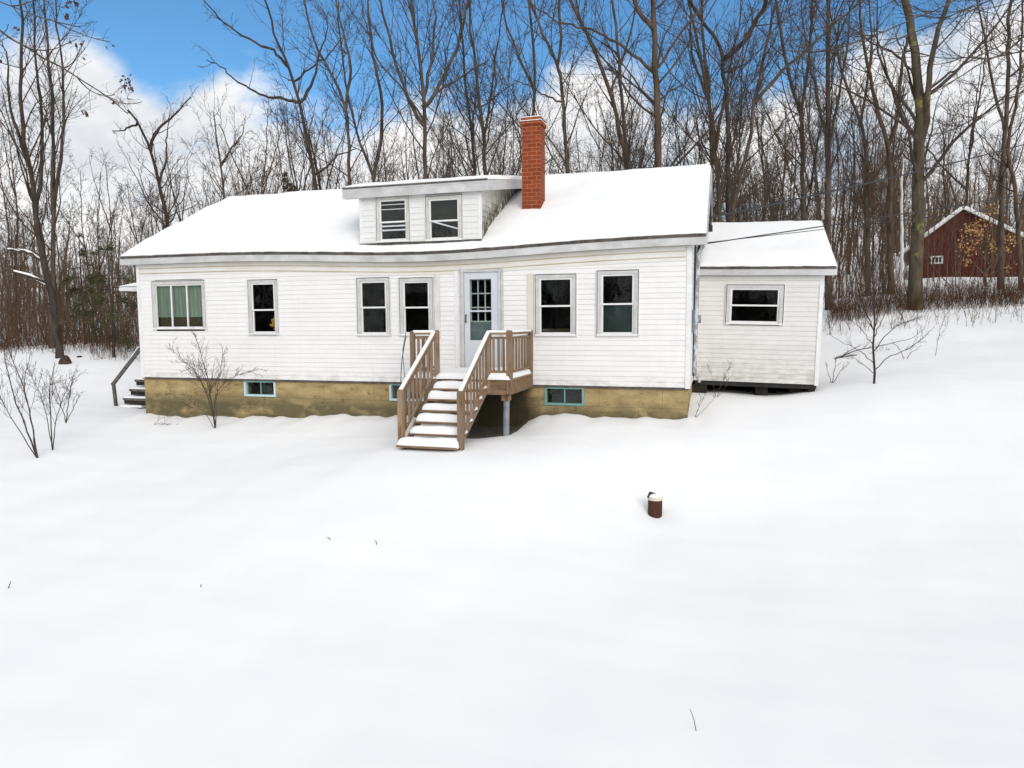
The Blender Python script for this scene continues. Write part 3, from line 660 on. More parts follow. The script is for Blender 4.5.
for x in (SX0, SX1-.04, ):
    mb = MB(); mb.prism([(PY, LZ-.02), (PY, LZ-.30), (ybot+.12, zb-.12), (ybot+.02, zb-.12), (ybot+.02, zb-.04)], x, x+.04); sbuild(mb, 'stringer', 'wood')
for k in range(1, NS+1):
    y1 = PY-run*(k-1); z = LZ-rise*k; last = k == NS
    mb = MB(); xa, xb = (SX0+.042, SX1+.02) if not last else (SX0-.07, SX1+.02)
    mb.box(xa, xb, y1-run-.03, y1-.002, z-.038, z)
    tr_ = sbuild(mb, 'tread', 'wood_x')
    sslab('tread_snow', (xa+.01, y1-run-.02, z), (xb+.01-.02*(not last), y1-run-.02, z), (xb-.01, y1+.01, z), (xa+.01, y1+.01, z), .105+.02*random.random(), par=tr_, nu=20, nv=10, r=.09, seed=k*3.3, amp=.35)
sslab('landing_snow', (SX0+.0, PY-.02, LZ), (SX1, PY-.02, LZ), (SX1+.2, -.05, LZ), (SX0-.2, -.05, LZ), .10, par=deck, nu=20, nv=16, r=.1, seed=5)
sslab('landing_snow', (SX1-.1, PY-.02, LZ), (PX1-.02, PY-.02, LZ), (PX1-.02, -.05, LZ), (SX1-.1, -.05, LZ), .13, par=deck, nu=16, nv=16, r=.16, seed=15, amp=.4)
sslab('landing_snow', (PX0+.04, PY-.0, LZ), (SX0+.1, PY-.0, LZ), (SX0+.1, -.05, LZ), (PX0+.04, -.05, LZ), .09, par=deck, nu=16, nv=16, r=.12, seed=25)
RH = .855
def post(x, y, z0, z1, w=.09):
    mb = MB(); mb.box(x-w/2, x+w/2, y-w/2, y+w/2, z0, z1-.03); a = w/2-.015
    mb.poly([(x-w/2, y-w/2, z1-.03), (x+w/2, y-w/2, z1-.03), (x+w/2, y+w/2, z1-.03), (x-w/2, y+w/2, z1-.03), (x-a, y-a, z1), (x+a, y-a, z1), (x+a, y+a, z1), (x-a, y+a, z1)], [(0, 1, 5, 4), (1, 2, 6, 5), (2, 3, 7, 6), (3, 0, 4, 7), (4, 5, 6, 7)])
    p = sbuild(mb, 'post', 'wood')
    return p
yf = PY+.045
for x, y, z0, z1 in ((PX0+.045, yf, LZ-.28, LZ+RH+.03), (PX1-.045, yf, LZ-.28, LZ+RH+.04), (PX1-.045, -.07, LZ-.28, LZ+RH+.03), (SX0-.0, yf, LZ-.28, LZ+RH+.05), (SX1+.03, yf, LZ-.28, LZ+RH+.02)): post(x, y, z0, z1, .10 if x > 9.8 and y < -1 else .085)
nby = ybot+.13; nzt = sline(nby)+.85
for x in (SX0-.045, SX1+.035): post(x, nby, zb-.25 if x > 9 else zb-.02, nzt, .095)
def rail(a, b, snow=True, w=.085, nm='handrail'):
    mb = MB(); mb.bar(a, b, w, .04); r_ = sbuild(mb, nm, 'wood')
    if snow:
        a = np.array(a, float); b = np.array(b, float); t_ = (b-a)/np.linalg.norm(b-a); sd = np.array([-t_[1], t_[0], 0]); sd = sd/np.linalg.norm(sd); nn = np.cross(t_, sd); nn = nn if nn[2] > 0 else -nn
        h = w/2-.008; o_ = nn*.02
        sslab('rail_snow', a+sd*h+o_, b+sd*h+o_, b-sd*h+o_, a-sd*h+o_, .035, par=r_, nu=30, nv=8, r=.035, nrm=nn, seed=a[0]+b[1])
    return r_
def bal(x, y, z0, z1):
    mb = MB(); mb.box(x-.018, x+.018, y-.018, y+.018, z0, z1); sbuild(mb, 'baluster', 'wood', bevel=0)
def level_rail(a, b, n):
    a = np.array(a); b = np.array(b)
    rail((*a, LZ+RH-.02), (*b, LZ+RH-.02)); rail((*a, LZ+RH-.10), (*b, LZ+RH-.10), False, .035, 'rail_board'); rail((*a, LZ+.13), (*b, LZ+.13), False, .035, 'bottom_rail')
    for k in range(1, n+1):
        q = a+(b-a)*k/(n+1); bal(q[0], q[1], LZ+.14, LZ+RH-.08)
level_rail((PX0+.05, yf), (SX0-.03, yf), 3); level_rail((SX1+.03, yf), (PX1-.06, yf), 3); level_rail((PX1-.045, yf+.05), (PX1-.045, -.11), 6); level_rail((PX0+.045, yf+.05), (PX0+.045, -.42), 4); post(PX0+.045, -.38, LZ-.2, LZ+RH-.02, .07)
for x, dx in ((SX0-.045, 0), (SX1+.035, 0)):
    a = (x, nby+.0, nzt-.035); b = (x, yf, LZ+RH+.0)
    rail(a, b); sl = (b[2]-a[2])/(b[1]-a[1]); rail((x, nby+.04, nzt-.12), (x, yf, LZ+RH-.085), False, .035, 'rail_board')
    rail((x, nby+.04, sline(nby)+.06), (x, yf, LZ+.12), False, .035, 'bottom_rail')
    for k in range(1, 9):
        y = nby + (yf-nby)*k/9; bal(x, y, sline(y)+.05, sline(y)+.05+.71)
# grey steel column under the landing corner
mb = MB(); mb.cyl((PX1-.20, PY+.30, -1.0), (PX1-.16, PY+.22, LZ-.42), .058, n=14); sp_ = sbuild(mb, 'support_post', 'metal_grey', bevel=0)
mb = MB(); mb.box(PX1-.24, PX1-.09, PY+.14, PY+.30, LZ-.42, LZ-.302); sbuild(mb, 'post_block', 'wood', sp_)
# rubble wall visible below the landing
def norm(v): return v/np.maximum(np.linalg.norm(v, axis=-1, keepdims=True), 1e-9)
class Br:
    """batches of branches: lists of (P[M,S,3], R[M,S])"""
    def __init__(s): s.b = []
    def add(s, P, Rr, k=3): s.b.append((P, Rr, k)); return P, Rr
def tubes(batches):
    Vs = []; Fs = []; off = 0
    for P, Rr, k in batches:
        M_, S_, _ = P.shape
        T = np.empty_like(P); T[:, 1:-1] = P[:, 2:]-P[:, :-2]; T[:, 0] = P[:, 1]-P[:, 0]; T[:, -1] = P[:, -1]-P[:, -2]; T = norm(T)
        ref = np.where(np.abs(T[:, :1, 2:3]) > .8, np.array([1., 0, 0]), np.array([0, 0, 1.])); ref = np.broadcast_to(ref, T.shape)
        U = norm(np.cross(T, ref)); Vv = np.cross(T, U)
        an = np.arange(k)*2*np.pi/k
        ring = P[:, :, None] + Rr[:, :, None, None]*(U[:, :, None]*np.cos(an)[:, None] + Vv[:, :, None]*np.sin(an)[:, None])
        Vs.append(ring.reshape(-1, 3))
        i0 = (np.arange(M_)[:, None, None]*S_ + np.arange(S_-1)[None, :, None])*k + np.arange(k)[None, None]
        i1 = (np.arange(M_)[:, None, None]*S_ + np.arange(S_-1)[None, :, None])*k + (np.arange(k)+1)[None, None] % k
        Fs.append(np.stack([i0, i1, i1+k, i0+k], -1).reshape(-1, 4)+off); off += M_*S_*k
    return np.concatenate(Vs), np.concatenate(Fs)
def smooth_path(pts, n):
    pts = np.array(pts, float); s = np.concatenate([[0], np.cumsum(np.linalg.norm(pts[1:]-pts[:-1], axis=1))]); t = np.linspace(0, s[-1], n)
    Q = np.stack([np.interp(t, s, pts[:, k]) for k in range(3)], 1)
    for _ in range(2): Q[1:-1] = Q[1:-1]*.5+(Q[:-2]+Q[2:])*.25
    return Q
# ------------------------------------------------------------------ curve helper for cables
def cable(name, pts, r, mat, label, cat, group=None):
    P = smooth_path(pts, 40)[None]; V, Fc = tubes([(P, np.full((1, 40), r), 6)]); b0 = P[0, 0].copy()
    o = mesh_np(name, V-b0, Fc, MAT[mat], None, True); o.location = b0.tolist(); return tag(o, label, cat, group)
cable('loose_cable', [hw(7.74, -1.45, LZ+.78), hw(7.66, -1.5, LZ+.3), hw(7.6, -1.5, -.4), hw(7.56, -1.5, -1.0)], .008, 'green_cable', 'thin dark cable hanging beside the left post of the stair landing', 'cable', 'cables hanging by the landing')
cable('loose_cable', [hw(7.80, -1.58, LZ+.86), hw(7.74, -1.62, LZ+.5), hw(7.80, -1.6, -.2), hw(7.72, -1.6, -1.0)], .007, 'green_cable', 'thin dark cable hanging beside the left post of the stair landing', 'cable', 'cables hanging by the landing')
def sag(a, b, s, n=10):
    a = np.array(a); b = np.array(b); return [a+(b-a)*t-np.array([0, 0, s*4*t*(1-t)]) for t in np.linspace(0, 1, n)]
A1 = hw(W+OR_+.06, .75, 3.32)
B1 = at(1024, 137, 24); cable('power_cable', sag(A1, A1+(B1-A1)*2.0, .25), .021, 'cable', 'black overhead cable running from the roof edge up to the right past the tree crowns', 'cable')
A2 = at(707, 243.5, 13.9); M2 = at(836, 228, 17.5); B2 = at(1024, 190, 16.2); 
cable('power_cable', sag(A2, A2+(B2-A2)*3.0, .12), .013, 'cable', 'black overhead cable crossing above the snowy extension roof towards the red barn', 'cable')
B3 = at(1024, 205, 16.6); cable('power_cable', sag(A2+np.array([.02, 0, .02]), A2+(B3-A2)*3.0, .04), .008, 'cable', 'thinnest overhead cable, lowest across the snowy extension roof', 'cable')
# ------------------------------------------------------------------ SIDE STEPS at the left gable
side = empty('side_steps', hw(-.5, 1.9, -1.1), -TH, label='weathered dark side steps with a sloping handrail at the left end of the house', cat='steps')
def SD(o): o.data.transform(Matrix.Translation((.5, -1.9, 1.1))); return o
YS = 1.3
for k, (px, py) in enumerate([(134.5,379.5),(129,389),(122.5,398),(118,407),(112,415)]):
    q = fp(px, py, YS); z = q[2]; xo2 = q[0]; xi = -.02
    if k == 4: xi = xo2+.32
    if k == 3: xi = xo2+.75
    mb = MB(); mb.box(xo2, xi, YS, YS+1.0, z-.06, z); tr_ = SD(mb.build('tread', MAT['old_wood'], side))
    mb = MB(); mb.box(xo2+.03, xi, YS+.02, YS+.06, z-.16, z-.06); SD(mb.build('riser', MAT['dark_void'], tr_))
    o = snow_slab('tread_snow', (xo2+.02, YS+.02, z), (xi, YS+.02, z), (xi, YS+1, z), (xo2+.02, YS+1, z), .06, None, nu=10, nv=12, r=.06, seed=k); o.parent = tr_; SD(o)
a = fp(113.5, 384, YS); b = fp(138.5, 349, YS); c = fp(117.5, 413, YS)
mb = MB(); mb.bar((a[0]-.04, YS, a[2]-.03), (b[0]+.05, YS, b[2]), .05, .09); hr = SD(mb.build('handrail', MAT['old_wood'], side))
sl_ = snow_slab('rail_snow', (a[0], YS-.02, a[2]+.03), (b[0], YS-.02, b[2]+.05), (b[0], YS+.03, b[2]+.05), (a[0], YS+.03, a[2]+.03), .03, None, nu=16, nv=6, r=.03); sl_.parent = hr; SD(sl_)
mb = MB(); mb.bar((a[0], YS, a[2]), (c[0], YS, c[2]-.2), .07, .07, (0, 1, 0)); SD(mb.build('post', MAT['old_wood'], side))

# ------------------------------------------------------------------ pipe in the snow
pz = gz(PIPE[0], PIPE[1])+.04; s_px = PIPE[1]/F
pipe = empty('well_pipe', (PIPE[0], PIPE[1], pz), 0, label='short rust-brown pipe with a pale rim and snow cap standing out of the open snow', cat='pipe')
r0 = 7.2*s_px
MB().cyl((0, 0, -.3), (0, 0, 14*s_px), r0, n=28).build('casing', MAT['rust'], pipe)
MB().cyl((0, 0, 14*s_px), (0, 0, 17.5*s_px), r0+.008, n=28).build('collar', MAT['cream_board'], pipe)
V = []; Fs = []
for j, (rr, zz) in enumerate([(1.02,0),(1.0,.014),(.9,.032),(.6,.042),(.25,.045),(.02,.045)]):
    for k in range(20): V.append((r0*rr*math.cos(k*math.pi/10), r0*rr*math.sin(k*math.pi/10), 17.5*s_px+zz*(1+.2*math.sin(k))))
    if j: Fs += [((j-1)*20+k, (j-1)*20+(k+1) % 20, j*20+(k+1) % 20, j*20+k) for k in range(20)]
mesh_np('snow_cap', V, Fs, MAT['snow'], pipe, True)
mb = MB(); mb.cyl((-r0*.95, -.02, 16*s_px), (-r0*.7, -.02, 22*s_px), .028, .02, n=10); mb.cyl((-r0*.75, -.02, 21.5*s_px), (0, -.05, 20.5*s_px), .012, n=8); mb.build('latch', MAT['rust'], pipe)
# ------------------------------------------------------------------ TREES
def children(P, Rr, rng, per_m, t0, ang, lr, rr, S_, wob, trop, lmin=.1, lmax=9, taper=.85, tshape=.7, minr=.003, nmin=1, uniq=None):
    M_, S0, _ = P.shape; seg = np.linalg.norm(P[:, 1:]-P[:, :-1], axis=2); L = seg.sum(1)
    n = np.maximum(nmin, rng.poisson(L*per_m)); idx = np.repeat(np.arange(M_), n); K = len(idx)
    t = t0+(1-t0)*rng.uniform(0, 1, K)**.9; f = t*(S0-1); i = np.minimum(f.astype(int), S0-2); fr_ = (f-i)[:, None]
    p = P[idx, i]*(1-fr_)+P[idx, i+1]*fr_; r = Rr[idx, i]*(1-fr_[:, 0])+Rr[idx, i+1]*fr_[:, 0]
    T = norm(P[idx, i+1]-P[idx, i]); rnd = norm(np.cross(T, rng.normal(size=(K, 3)))); a = rng.normal(ang, .18, K)[:, None]
    d = norm(T*np.cos(a)+rnd*np.sin(a))
    ln = np.clip(L[idx]*lr*(1-tshape*(t-t0)/(1-t0+1e-6))*rng.uniform(.6, 1.25, K), lmin, lmax)
    Q = np.empty((K, S_, 3)); Q[:, 0] = p; st = (ln/(S_-1))[:, None]
    for k in range(1, S_):
        d = norm(d + rng.normal(size=(K, 3))*wob + np.array([0, 0, trop])); Q[:, k] = Q[:, k-1]+d*st
    r0_ = np.maximum(r*rr*rng.uniform(.75, 1.1, K), minr); rad = r0_[:, None]*(1-taper*np.linspace(0, 1, S_)[None]) ; rad = np.maximum(rad, minr*.55)
    return Q, rad
def grow_tree(trunks, seed, dens=1., twig_r=.0055, ang=.75, limb_lr=.34, wob=.11, levels=4, t0=.25, limb_per=1.5, leaves=0, up_=.10):
    """trunks: list of (points, r0, r1). returns (trunk mesh arrays, crown mesh arrays, leaf anchor points)"""
    rng = np.random.RandomState(seed); tb = []; cb = []; tips = []
    for pts, r0, r1, tt in trunks:
        n = max(10, len(pts)*3); Q = smooth_path(pts, n)[None]; L = np.linalg.norm(Q[0, 1:]-Q[0, :-1], axis=1).sum()
        Q[:, 1:-1] += rng.normal(size=(1, n-2, 3))*.02
        u = np.linspace(0, 1, n); Rr = (r0+(r1-r0)*u**.9)[None].copy(); 
        if tt == 0: Rr[0, 0] *= 1.25
        tb.append((Q, Rr, 9 if r0 > .07 else 6))
        st = t0 if tt == 0 else .12
        l1 = children(Q, Rr, rng, limb_per*dens, st, ang, limb_lr, .42, 9, wob, up_, .8, 5.5, tshape=.6, minr=.012); cb.append((*l1, 5))
        l2 = children(*l1, rng, 2.6*dens, .15, .75, .48, .55, 6, wob*1.2, up_*.7, .35, 2.2, minr=twig_r*1.5); cb.append((*l2, 3))
        l3 = children(*l2, rng, 4.0*dens, .12, .7, .5, .6, 4, wob*1.3, up_*.5, .22, 1.1, minr=twig_r); cb.append((*l3, 3))
        if levels >= 4:
            l4 = children(*l3, rng, 4.2*dens, .1, .65, .55, .7, 3, wob, up_*.4, .12, .55, minr=twig_r*.8, nmin=0); cb.append((*l4, 3)); tips.append(l4[0][:, -1])
        else: tips.append(l3[0][:, -1])
    return tubes(tb), tubes(cb), np.concatenate(tips)
def leaf_quads(P, rng, size, n, jit=.03):
    idx = rng.randint(0, len(P), n); p = P[idx]+rng.normal(size=(n, 3))*jit; a = norm(rng.normal(size=(n, 3))); b_ = norm(np.cross(a, rng.normal(size=(n, 3))))
    s = rng.uniform(.6, 1.3, (n, 1))*size; V = np.stack([p-a*s*.5, p+b_*s*.35, p+a*s*.5, p-b_*s*.35], 1).reshape(-1, 3); return V, np.arange(n*4).reshape(-1, 4)
def make_tree(name, label, trunks, seed, bark_m='bark_grey', twig_m='twig_grey', group=None, cat='tree', leaf=None, **k):
    base = np.array(trunks[0][0][0]); T, Cw, tips = grow_tree(trunks, seed, **k)
    root = empty(name, base, 0, label=label, cat=cat, group=group)
    mesh_np('trunk', T[0]-base, T[1], MAT[bark_m], root, True); mesh_np('crown', Cw[0]-base, Cw[1], MAT[twig_m], root, True)
    if leaf:
        rng = np.random.RandomState(seed+1); V, Fq_ = leaf_quads(tips-base, rng, leaf[1], leaf[2]); mesh_np('leaves', V, Fq_, MAT[leaf[0]], root)
    return root
def pxpath(pts, d, rng, spread=.35, dz=0, ext=0):
    """photo outline of a stem, standing at its own distance with a real wander in depth"""
    out = []; dd = d
    for i, (px, py) in enumerate(pts):
        if i: dd += rng.normal()*spread*.4
        out.append(at(px, py, dd))
    if ext:
        v = out[-1]-out[-2]; v = v/np.linalg.norm(v); v[2] += .4; v = v/np.linalg.norm(v); out.append(out[-1]+v*ext*.5+rng.normal(size=3)*.15); out.append(out[-1]+v*ext*.5+rng.normal(size=3)*.2)
    return out
def hero(label, d, stems, seed, name='bare_tree', **k):
    k.setdefault('dens', .9)
    
    """stems: [(pixel path, width px, extension m)], the first one starts at the ground"""
    rng = np.random.RandomState(seed+100); tr = []
    for i, (pts, wpx, ext) in enumerate(stems):
        P = pxpath(pts, d, rng, ext=ext)
        r = wpx/F*d/2
        if i:      # root the limb on the stem it grows from
            best = None
            for st_ in tr:
                Qs = smooth_path(st_[0], max(10, len(st_[0])*3)); Qd = np.concatenate([Qs[:-1]*(1-u)+Qs[1:]*u for u in (0, .25, .5, .75)])
                w_ = Qd@fw; sx_ = 512+F*(Qd@rt)/w_; sy_ = 384-F*(Qd@up)/w_; dd_ = np.hypot(sx_-pts[0][0], sy_-pts[0][1]); k_ = int(dd_.argmin())
                if best is None or dd_[k_] < best[0]: best = (dd_[k_], Qd[k_])
            dy = best[1][1]-P[0][1]; P = [p*((p[1]+dy)/p[1]) for p in P]; P[0] = best[1]
        if i == 0:
            x, y = P[0][0], P[0][1]; g = gz(x, y)-.1
            if P[0][2] > g+.15:
                dx = (P[0]-P[1])[:2]*.15; P.insert(0, np.array([x+dx[0], y+dx[1], g]))
            else: P[0][2] = g
        tr.append((P, r, max(.014, r*(.25 if ext else .3)), 0 if i == 0 else 1))
    return make_tree(name, label, tr, seed, **k)
H = hero
def at3_(l): return [at(*q) for q in l]
T1 = H('tall bare tree leaning left at the far left edge, snow on its lower limbs', 25, [([(60,360),(54,300),(45,270),(39,240),(30,165),(22,129),(20,68),(23,24)], 7, 2), ([(35,215),(44,150),(40,100),(34,40)], 4, 2), ([(42,262),(28,252),(8,250)], 3, 0), ([(46,285),(30,276),(14,272)], 3, 0), ([(30,165),(12,120),(6,70)], 3.5, 1)], 11, bark_m='bark_dark', ang=.6)
Q1 = [smooth_path(at3_([(42,262,25),(28,252,25),(8,250,25)]), 20), smooth_path(at3_([(46,285,25),(30,276,25),(14,272,25)]), 20)]
V, Fq_ = tubes([(np.stack(Q1)+np.array([0, 0, .05]), np.full((2, 20), .06)*(1-.5*np.linspace(0, 1, 20)), 6)]); mesh_np('limb_snow', V-np.array(T1.location), Fq_, MAT['snow'], T1, True)
H('slim two-stemmed bare tree standing second from the left edge', 27, [([(52,350),(53,250),(54,203),(54,135),(52,85),(48,50)], 5.5, 3), ([(55,215),(62,150),(64,100),(62,60)], 4, 2.5)], 12, ang=.5)
H('crooked bare tree with a broken-looking top above the left end of the roof', 31, [([(172,330),(168,222),(159,183),(152,152),(139,122),(128,110)], 6, 0), ([(152,152),(156,130),(170,118)], 3.5, 1), ([(139,122),(120,132),(112,131)], 2.5, 0), ([(159,183),(167,160),(166,135)], 2.5, .8)], 13, bark_m='bark_dark', twig_m='twig_grey', wob=.2, limb_per=2.6, limb_lr=.34, t0=.4)
H('short bare tree with a rounded crown peeping over the left roof slope', 34, [([(228,330),(225,196),(220,159),(215,129)], 4, 1.2), ([(221,165),(231,148),(238,140)], 2.5, 1)], 14, limb_lr=.45, limb_per=2.4)
H('dark forked bare tree with long crooked limbs left of the dormer', 24, [([(322,300),(315,182),(308,146),(300,104),(290,65),(279,48),(272,40)], 6.5, 1.2), ([(300,104),(284,97),(266,98),(248,88),(228,74)], 3.2, .6), ([(290,65),(277,52),(258,44),(240,34),(228,26)], 3, .8), ([(301,101),(314,82),(318,58)], 3.2, 1.6), ([(295,82),(312,66),(330,55)], 2.2, .8), ([(313,176),(330,164),(340,152)], 2.6, .5)], 15, bark_m='bark_dark', wob=.2, limb_per=1.3, limb_lr=.26)
H('bare tree with a curving upper stem just left of the dormer roof', 28, [([(352,320),(350,182),(347,117),(339,83),(325,64),(316,45),(308,26)], 5.5, 2.2), ([(345,112),(352,70),(345,40)], 3.5, 3)], 16, limb_per=1.8)
H('slanting bare tree rising behind the left end of the dormer', 29, [([(385,330),(376,180),(365,156),(355,130),(345,80)], 4.5, 3), ([(376,180),(384,125),(381,91),(372,50),(368,8)], 4, 3)], 17, limb_per=1.7)
H('vase-shaped bare tree fanning out above the middle of the dormer', 25, [([(424,300),(424,175),(425,104),(421,70),(415,26),(412,0)], 6.5, 3.5), ([(425,108),(433,99),(446,70),(459,47),(464,16)], 4, 3), ([(424,125),(412,110),(397,65),(386,26)], 4, 3), ([(425,100),(432,60),(436,20)], 3.5, 3), ([(424,120),(404,90),(388,72),(375,60)], 2.6, 1.5), ([(436,96),(450,84),(465,74)], 2.4, 1.5)], 18, bark_m='bark_grey', ang=.5, limb_per=1.7)
H('slim bare tree above the right half of the dormer', 28, [([(474,320),(475,172),(472,130),(465,90),(463,40)], 5, 3.5)], 19, limb_per=2)
H('bare tree with fine upright branches left of the brick chimney', 27, [([(487,320),(485,172),(483,130),(477,78),(470,26)], 6, 3.5), ([(484,140),(492,90),(497,50)], 3, 3)], 20, limb_per=2, twig_m='twig_brown')
H('tall bare tree rising right behind the brick chimney', 26, [([(533,320),(534,115),(535.5,78),(533,26),(526,-10)], 5, 3.5), ([(535,95),(520,60),(505,20)], 3, 3)], 21)
H('tall grey bare tree bending left above the chimney', 24, [([(572,300),(568,173),(564,104),(560,65),(551,49),(535,23),(528,-8)], 6, 3), ([(560,65),(562,40),(560,5)], 3.5, 4), ([(563,104),(552,98),(540,94)], 2, .8)], 22, bark_m='bark_grey')
H('left-leaning bare tree, left one of a crossing pair right of the chimney', 24.5, [([(634,300),(627,169),(616,109),(606,78),(590,39),(572,5),(562,-15)], 6.5, 3.5), ([(611,90),(622,60),(632,30)], 2.6, 3)], 23, bark_m='bark_brown')
H('straight bare tree, right one of a crossing pair right of the chimney', 26, [([(636,300),(630,167),(623,117),(619,52),(614,10),(610,-15)], 5.5, 3.5)], 24)
H('thickest bare tree behind the ridge with a long limb reaching left', 22, [([(662,300),(659,167),(657,104),(655,39),(653,0),(652,-30)], 9.5, 5), ([(656,73),(637,57),(620,45),(606,36),(590,29),(559,23)], 3.4, 1.5), ([(660,68),(676,39),(694,16),(710,-2)], 3, 2.5), ([(654,33),(642,18),(634,0),(626,-20)], 5, 2.5), ([(657,104),(668,92),(684,84)], 2.2, 1)], 25, bark_m='bark_brown', limb_per=1.2)
H('slender bare tree rising above the right tip of the ridge', 27, [([(713,300),(711,156),(710,104),(705,65),(701,0)], 5, 4), ([(710,100),(696,70),(690,40)], 3, 3)], 26)
H('bare tree close behind the gap between roof and extension', 26, [([(722,310),(720,216),(716,150),(710,102),(700,60)], 6, 4), ([(716,150),(722,110),(731,60)], 3.5, 3)], 27, bark_m='bark_brown')
H('dark twisted bare tree with an S-bend above the extension', 23, [([(730,310),(728,210),(728,99),(722,75),(726,60),(716,36),(701,21),(692,5)], 7, 2.5), ([(726,60),(736,50),(746,39),(761,12),(770,-5)], 5, 3), ([(722,72),(735,68),(746,64)], 2.5, .3)], 28, bark_m='bark_dark', twig_m='twig_grey', wob=.2)
H('bare tree leaning right with a long arching limb above the extension', 24, [([(728,300),(732,207),(749,144),(755,102),(758,85),(767,45),(776,0),(780,-20)], 5.5, 3), ([(755,102),(782,69),(806,51),(830,27),(850,12)], 4, 2.5)], 29)
H('tall bare tree behind the right half of the extension roof', 27, [([(806,310),(804,207),(803,120),(797,102),(787,70),(782,45),(778,10)], 6, 3.5), ([(803,120),(808,70),(812,20)], 3.5, 4)], 30, twig_m='twig_brown')
H('very straight bare tree at the right corner of the extension roof', 25, [([(829,320),(828,228),(828,120),(828,0),(829,-40)], 7, 4.5), ([(828,150),(838,100),(848,50)], 3, 3), ([(828,140),(815,90),(808,50)], 3, 2.5)], 31, bark_m='bark_grey', ang=.5, limb_per=2)
H('bare tree with a bent top between the extension and the thick mossy tree', 29, [([(868,310),(867,222),(867,144),(860,117),(846,87),(838,60)], 5.5, 2.5), ([(862,122),(868,80),(872,40)], 3, 3)], 32)
H('V-forked bare tree just left of the thick mossy tree', 28, [([(891,300),(890,210),(890,147),(878,114),(872,93),(868,60)], 6.5, 3), ([(890,147),(899,120),(898,90),(905,50)], 4.5, 3)], 33, bark_m='bark_brown')
H('thick tree with yellow-green lichen standing left of the red barn', 23, [([(914,305),(918,225),(920,120),(917,60),(910,18),(904,-5),(900,-40)], 14, 4), ([(922,150),(926,120),(931,54),(940,27),(949,0),(955,-30)], 6.5, 4), ([(919,80),(905,62),(890,50),(876,46)], 2.8, 1.5), ([(922,100),(940,80),(962,66)], 2.8, 1.5)], 34, name='lichen_tree', bark_m='bark_lichen', limb_per=1.1)
H('tall bare tree in front of the right side of the red barn', 27, [([(1001,285),(1001,222),(1004,135),(1009,90),(1007,54),(1010,18),(1012,-20)], 6, 4), ([(1005,130),(994,90),(986,50)], 3, 3)], 35)
H('bare tree with a kinked stem at the far right edge', 26, [([(1021,288),(1018,216),(1012,168),(1006,144),(1015,110),(1022,60)], 5, 3)], 36, bark_m='bark_brown')
H('thin white birch stem left of the thick mossy tree', 30, [([(902,288),(902,230),(902,190),(903,160)], 4, 1.5)], 37, name='birch_tree', bark_m='birch', twig_m='twig_brown', limb_per=.8, limb_lr=.2, t0=.6)
# trees just outside the frame whose limbs reach into the picture
def at3(l): return [at(*q) for q in l]
def near_tree(label, base, r, limbs, seed, leaf=None, **k):
    g = gz(base[0], base[1]); tr = [([np.array([base[0], base[1], g-.1]), np.array([base[0]+.1, base[1], g+3]), np.array([base[0]+.2, base[1]+.1, g+8]), np.array([base[0], base[1]+.2, g+13])], r, r*.4, 0)]
    for pts, w in limbs:
        P = at3(pts); h = P[0][2]; P.insert(0, np.array([base[0]+.1, base[1]+.05, h-.25*np.linalg.norm(P[0][:2]-np.array(base[:2]))])); tr.append((P, w, .008, 1))
    return make_tree('bare_tree', label, tr, seed, leaf=leaf, t0=.75, **k)
bl = at(-190, 300, 12.0)
near_tree('overhanging tree at upper left, its drooping limb holding a few brown leaves', (bl[0], bl[1]), .2, [([(-40,8,12),(0,32,12),(27,48,12.1),(60,65,12.2),(85,80,12.3),(105,95,12.3),(128,114,12.5)], .035), ([(-30,-15,12),(12,5,11.8),(35,20,11.7),(80,27,11.6)], .016), ([(-50,50,12.6),(0,60,12.5),(20,68,12.5)], .014)], 41, leaf=('leaf_brown', .07, 600), limb_per=1.1, limb_lr=.2, twig_r=.004, ang=.6)
br_ = at(1190, 200, 17.0)
near_tree('near tree beyond the right edge with long limbs sweeping into the upper right corner', (br_[0], br_[1]), .28, [([(1060,10,17),(1024,35,17),(1006,54,16.8),(970,69,16.6),(931,93,16.4)], .055), ([(1060,40,17.3),(1006,56,17.2),(960,60,17),(934,57,16.9),(905,50,16.8)], .03), ([(1070,72,17),(1024,90,17),(1003,103,16.9),(964,126,16.7),(928,136,16.5)], .035), ([(1080,-50,16),(1000,-18,15.8),(949,2,15.7),(910,22,15.6),(870,38,15.5),(830,52,15.4)], .04), ([(1070,-20,16.5),(1010,-8,16.4),(960,12,16.3),(915,33,16.2),(850,60,16)], .03), ([(1080,-90,16),(1020,-50,15.8),(950,-30,15.6),(880,-5,15.4),(820,30,15.2)], .03)], 42, limb_per=2.0, limb_lr=.3, ang=.55, twig_r=.004)
# background woods: prototypes and their copies
protos = []
def gen_proto(seed, h, lean, kind):
    rng = np.random.RandomState(seed); p = np.array([0, 0, -.2]); d = norm(np.array([rng.normal()*.04, rng.normal()*.04, 1.])); pts = [p]
    for k in range(7):
        d = norm(d+rng.normal(size=3)*.07*lean+np.array([0, 0, .05])); p = p+d*h/7; pts.append(p)
    tr = [(pts, .0068*h*rng.uniform(.75, 1.1), .02, 0)]
    if kind:
        for j in range(kind):
            i = rng.randint(2, 5); q = pts[i]; dd = norm(np.array([rng.normal()*.45, rng.normal()*.45, 1.])); pp = [q]
            for k in range(4): dd = norm(dd+rng.normal(size=3)*.08+np.array([0, 0, .1])); q = q+dd*h*.12; pp.append(q)
            tr.append((pp, .0042*h, .014, 1))
    return tr
LBL = {'L': ('bare tree standing deep in the brown woods left of the house', 'bare trees of the woods at the left'),
       'M': ('bare tree of the woods showing above the house roof', 'bare trees of the woods behind the house'),
       'R': ('bare tree in the woods around and behind the red barn', 'bare trees of the woods at the right')}
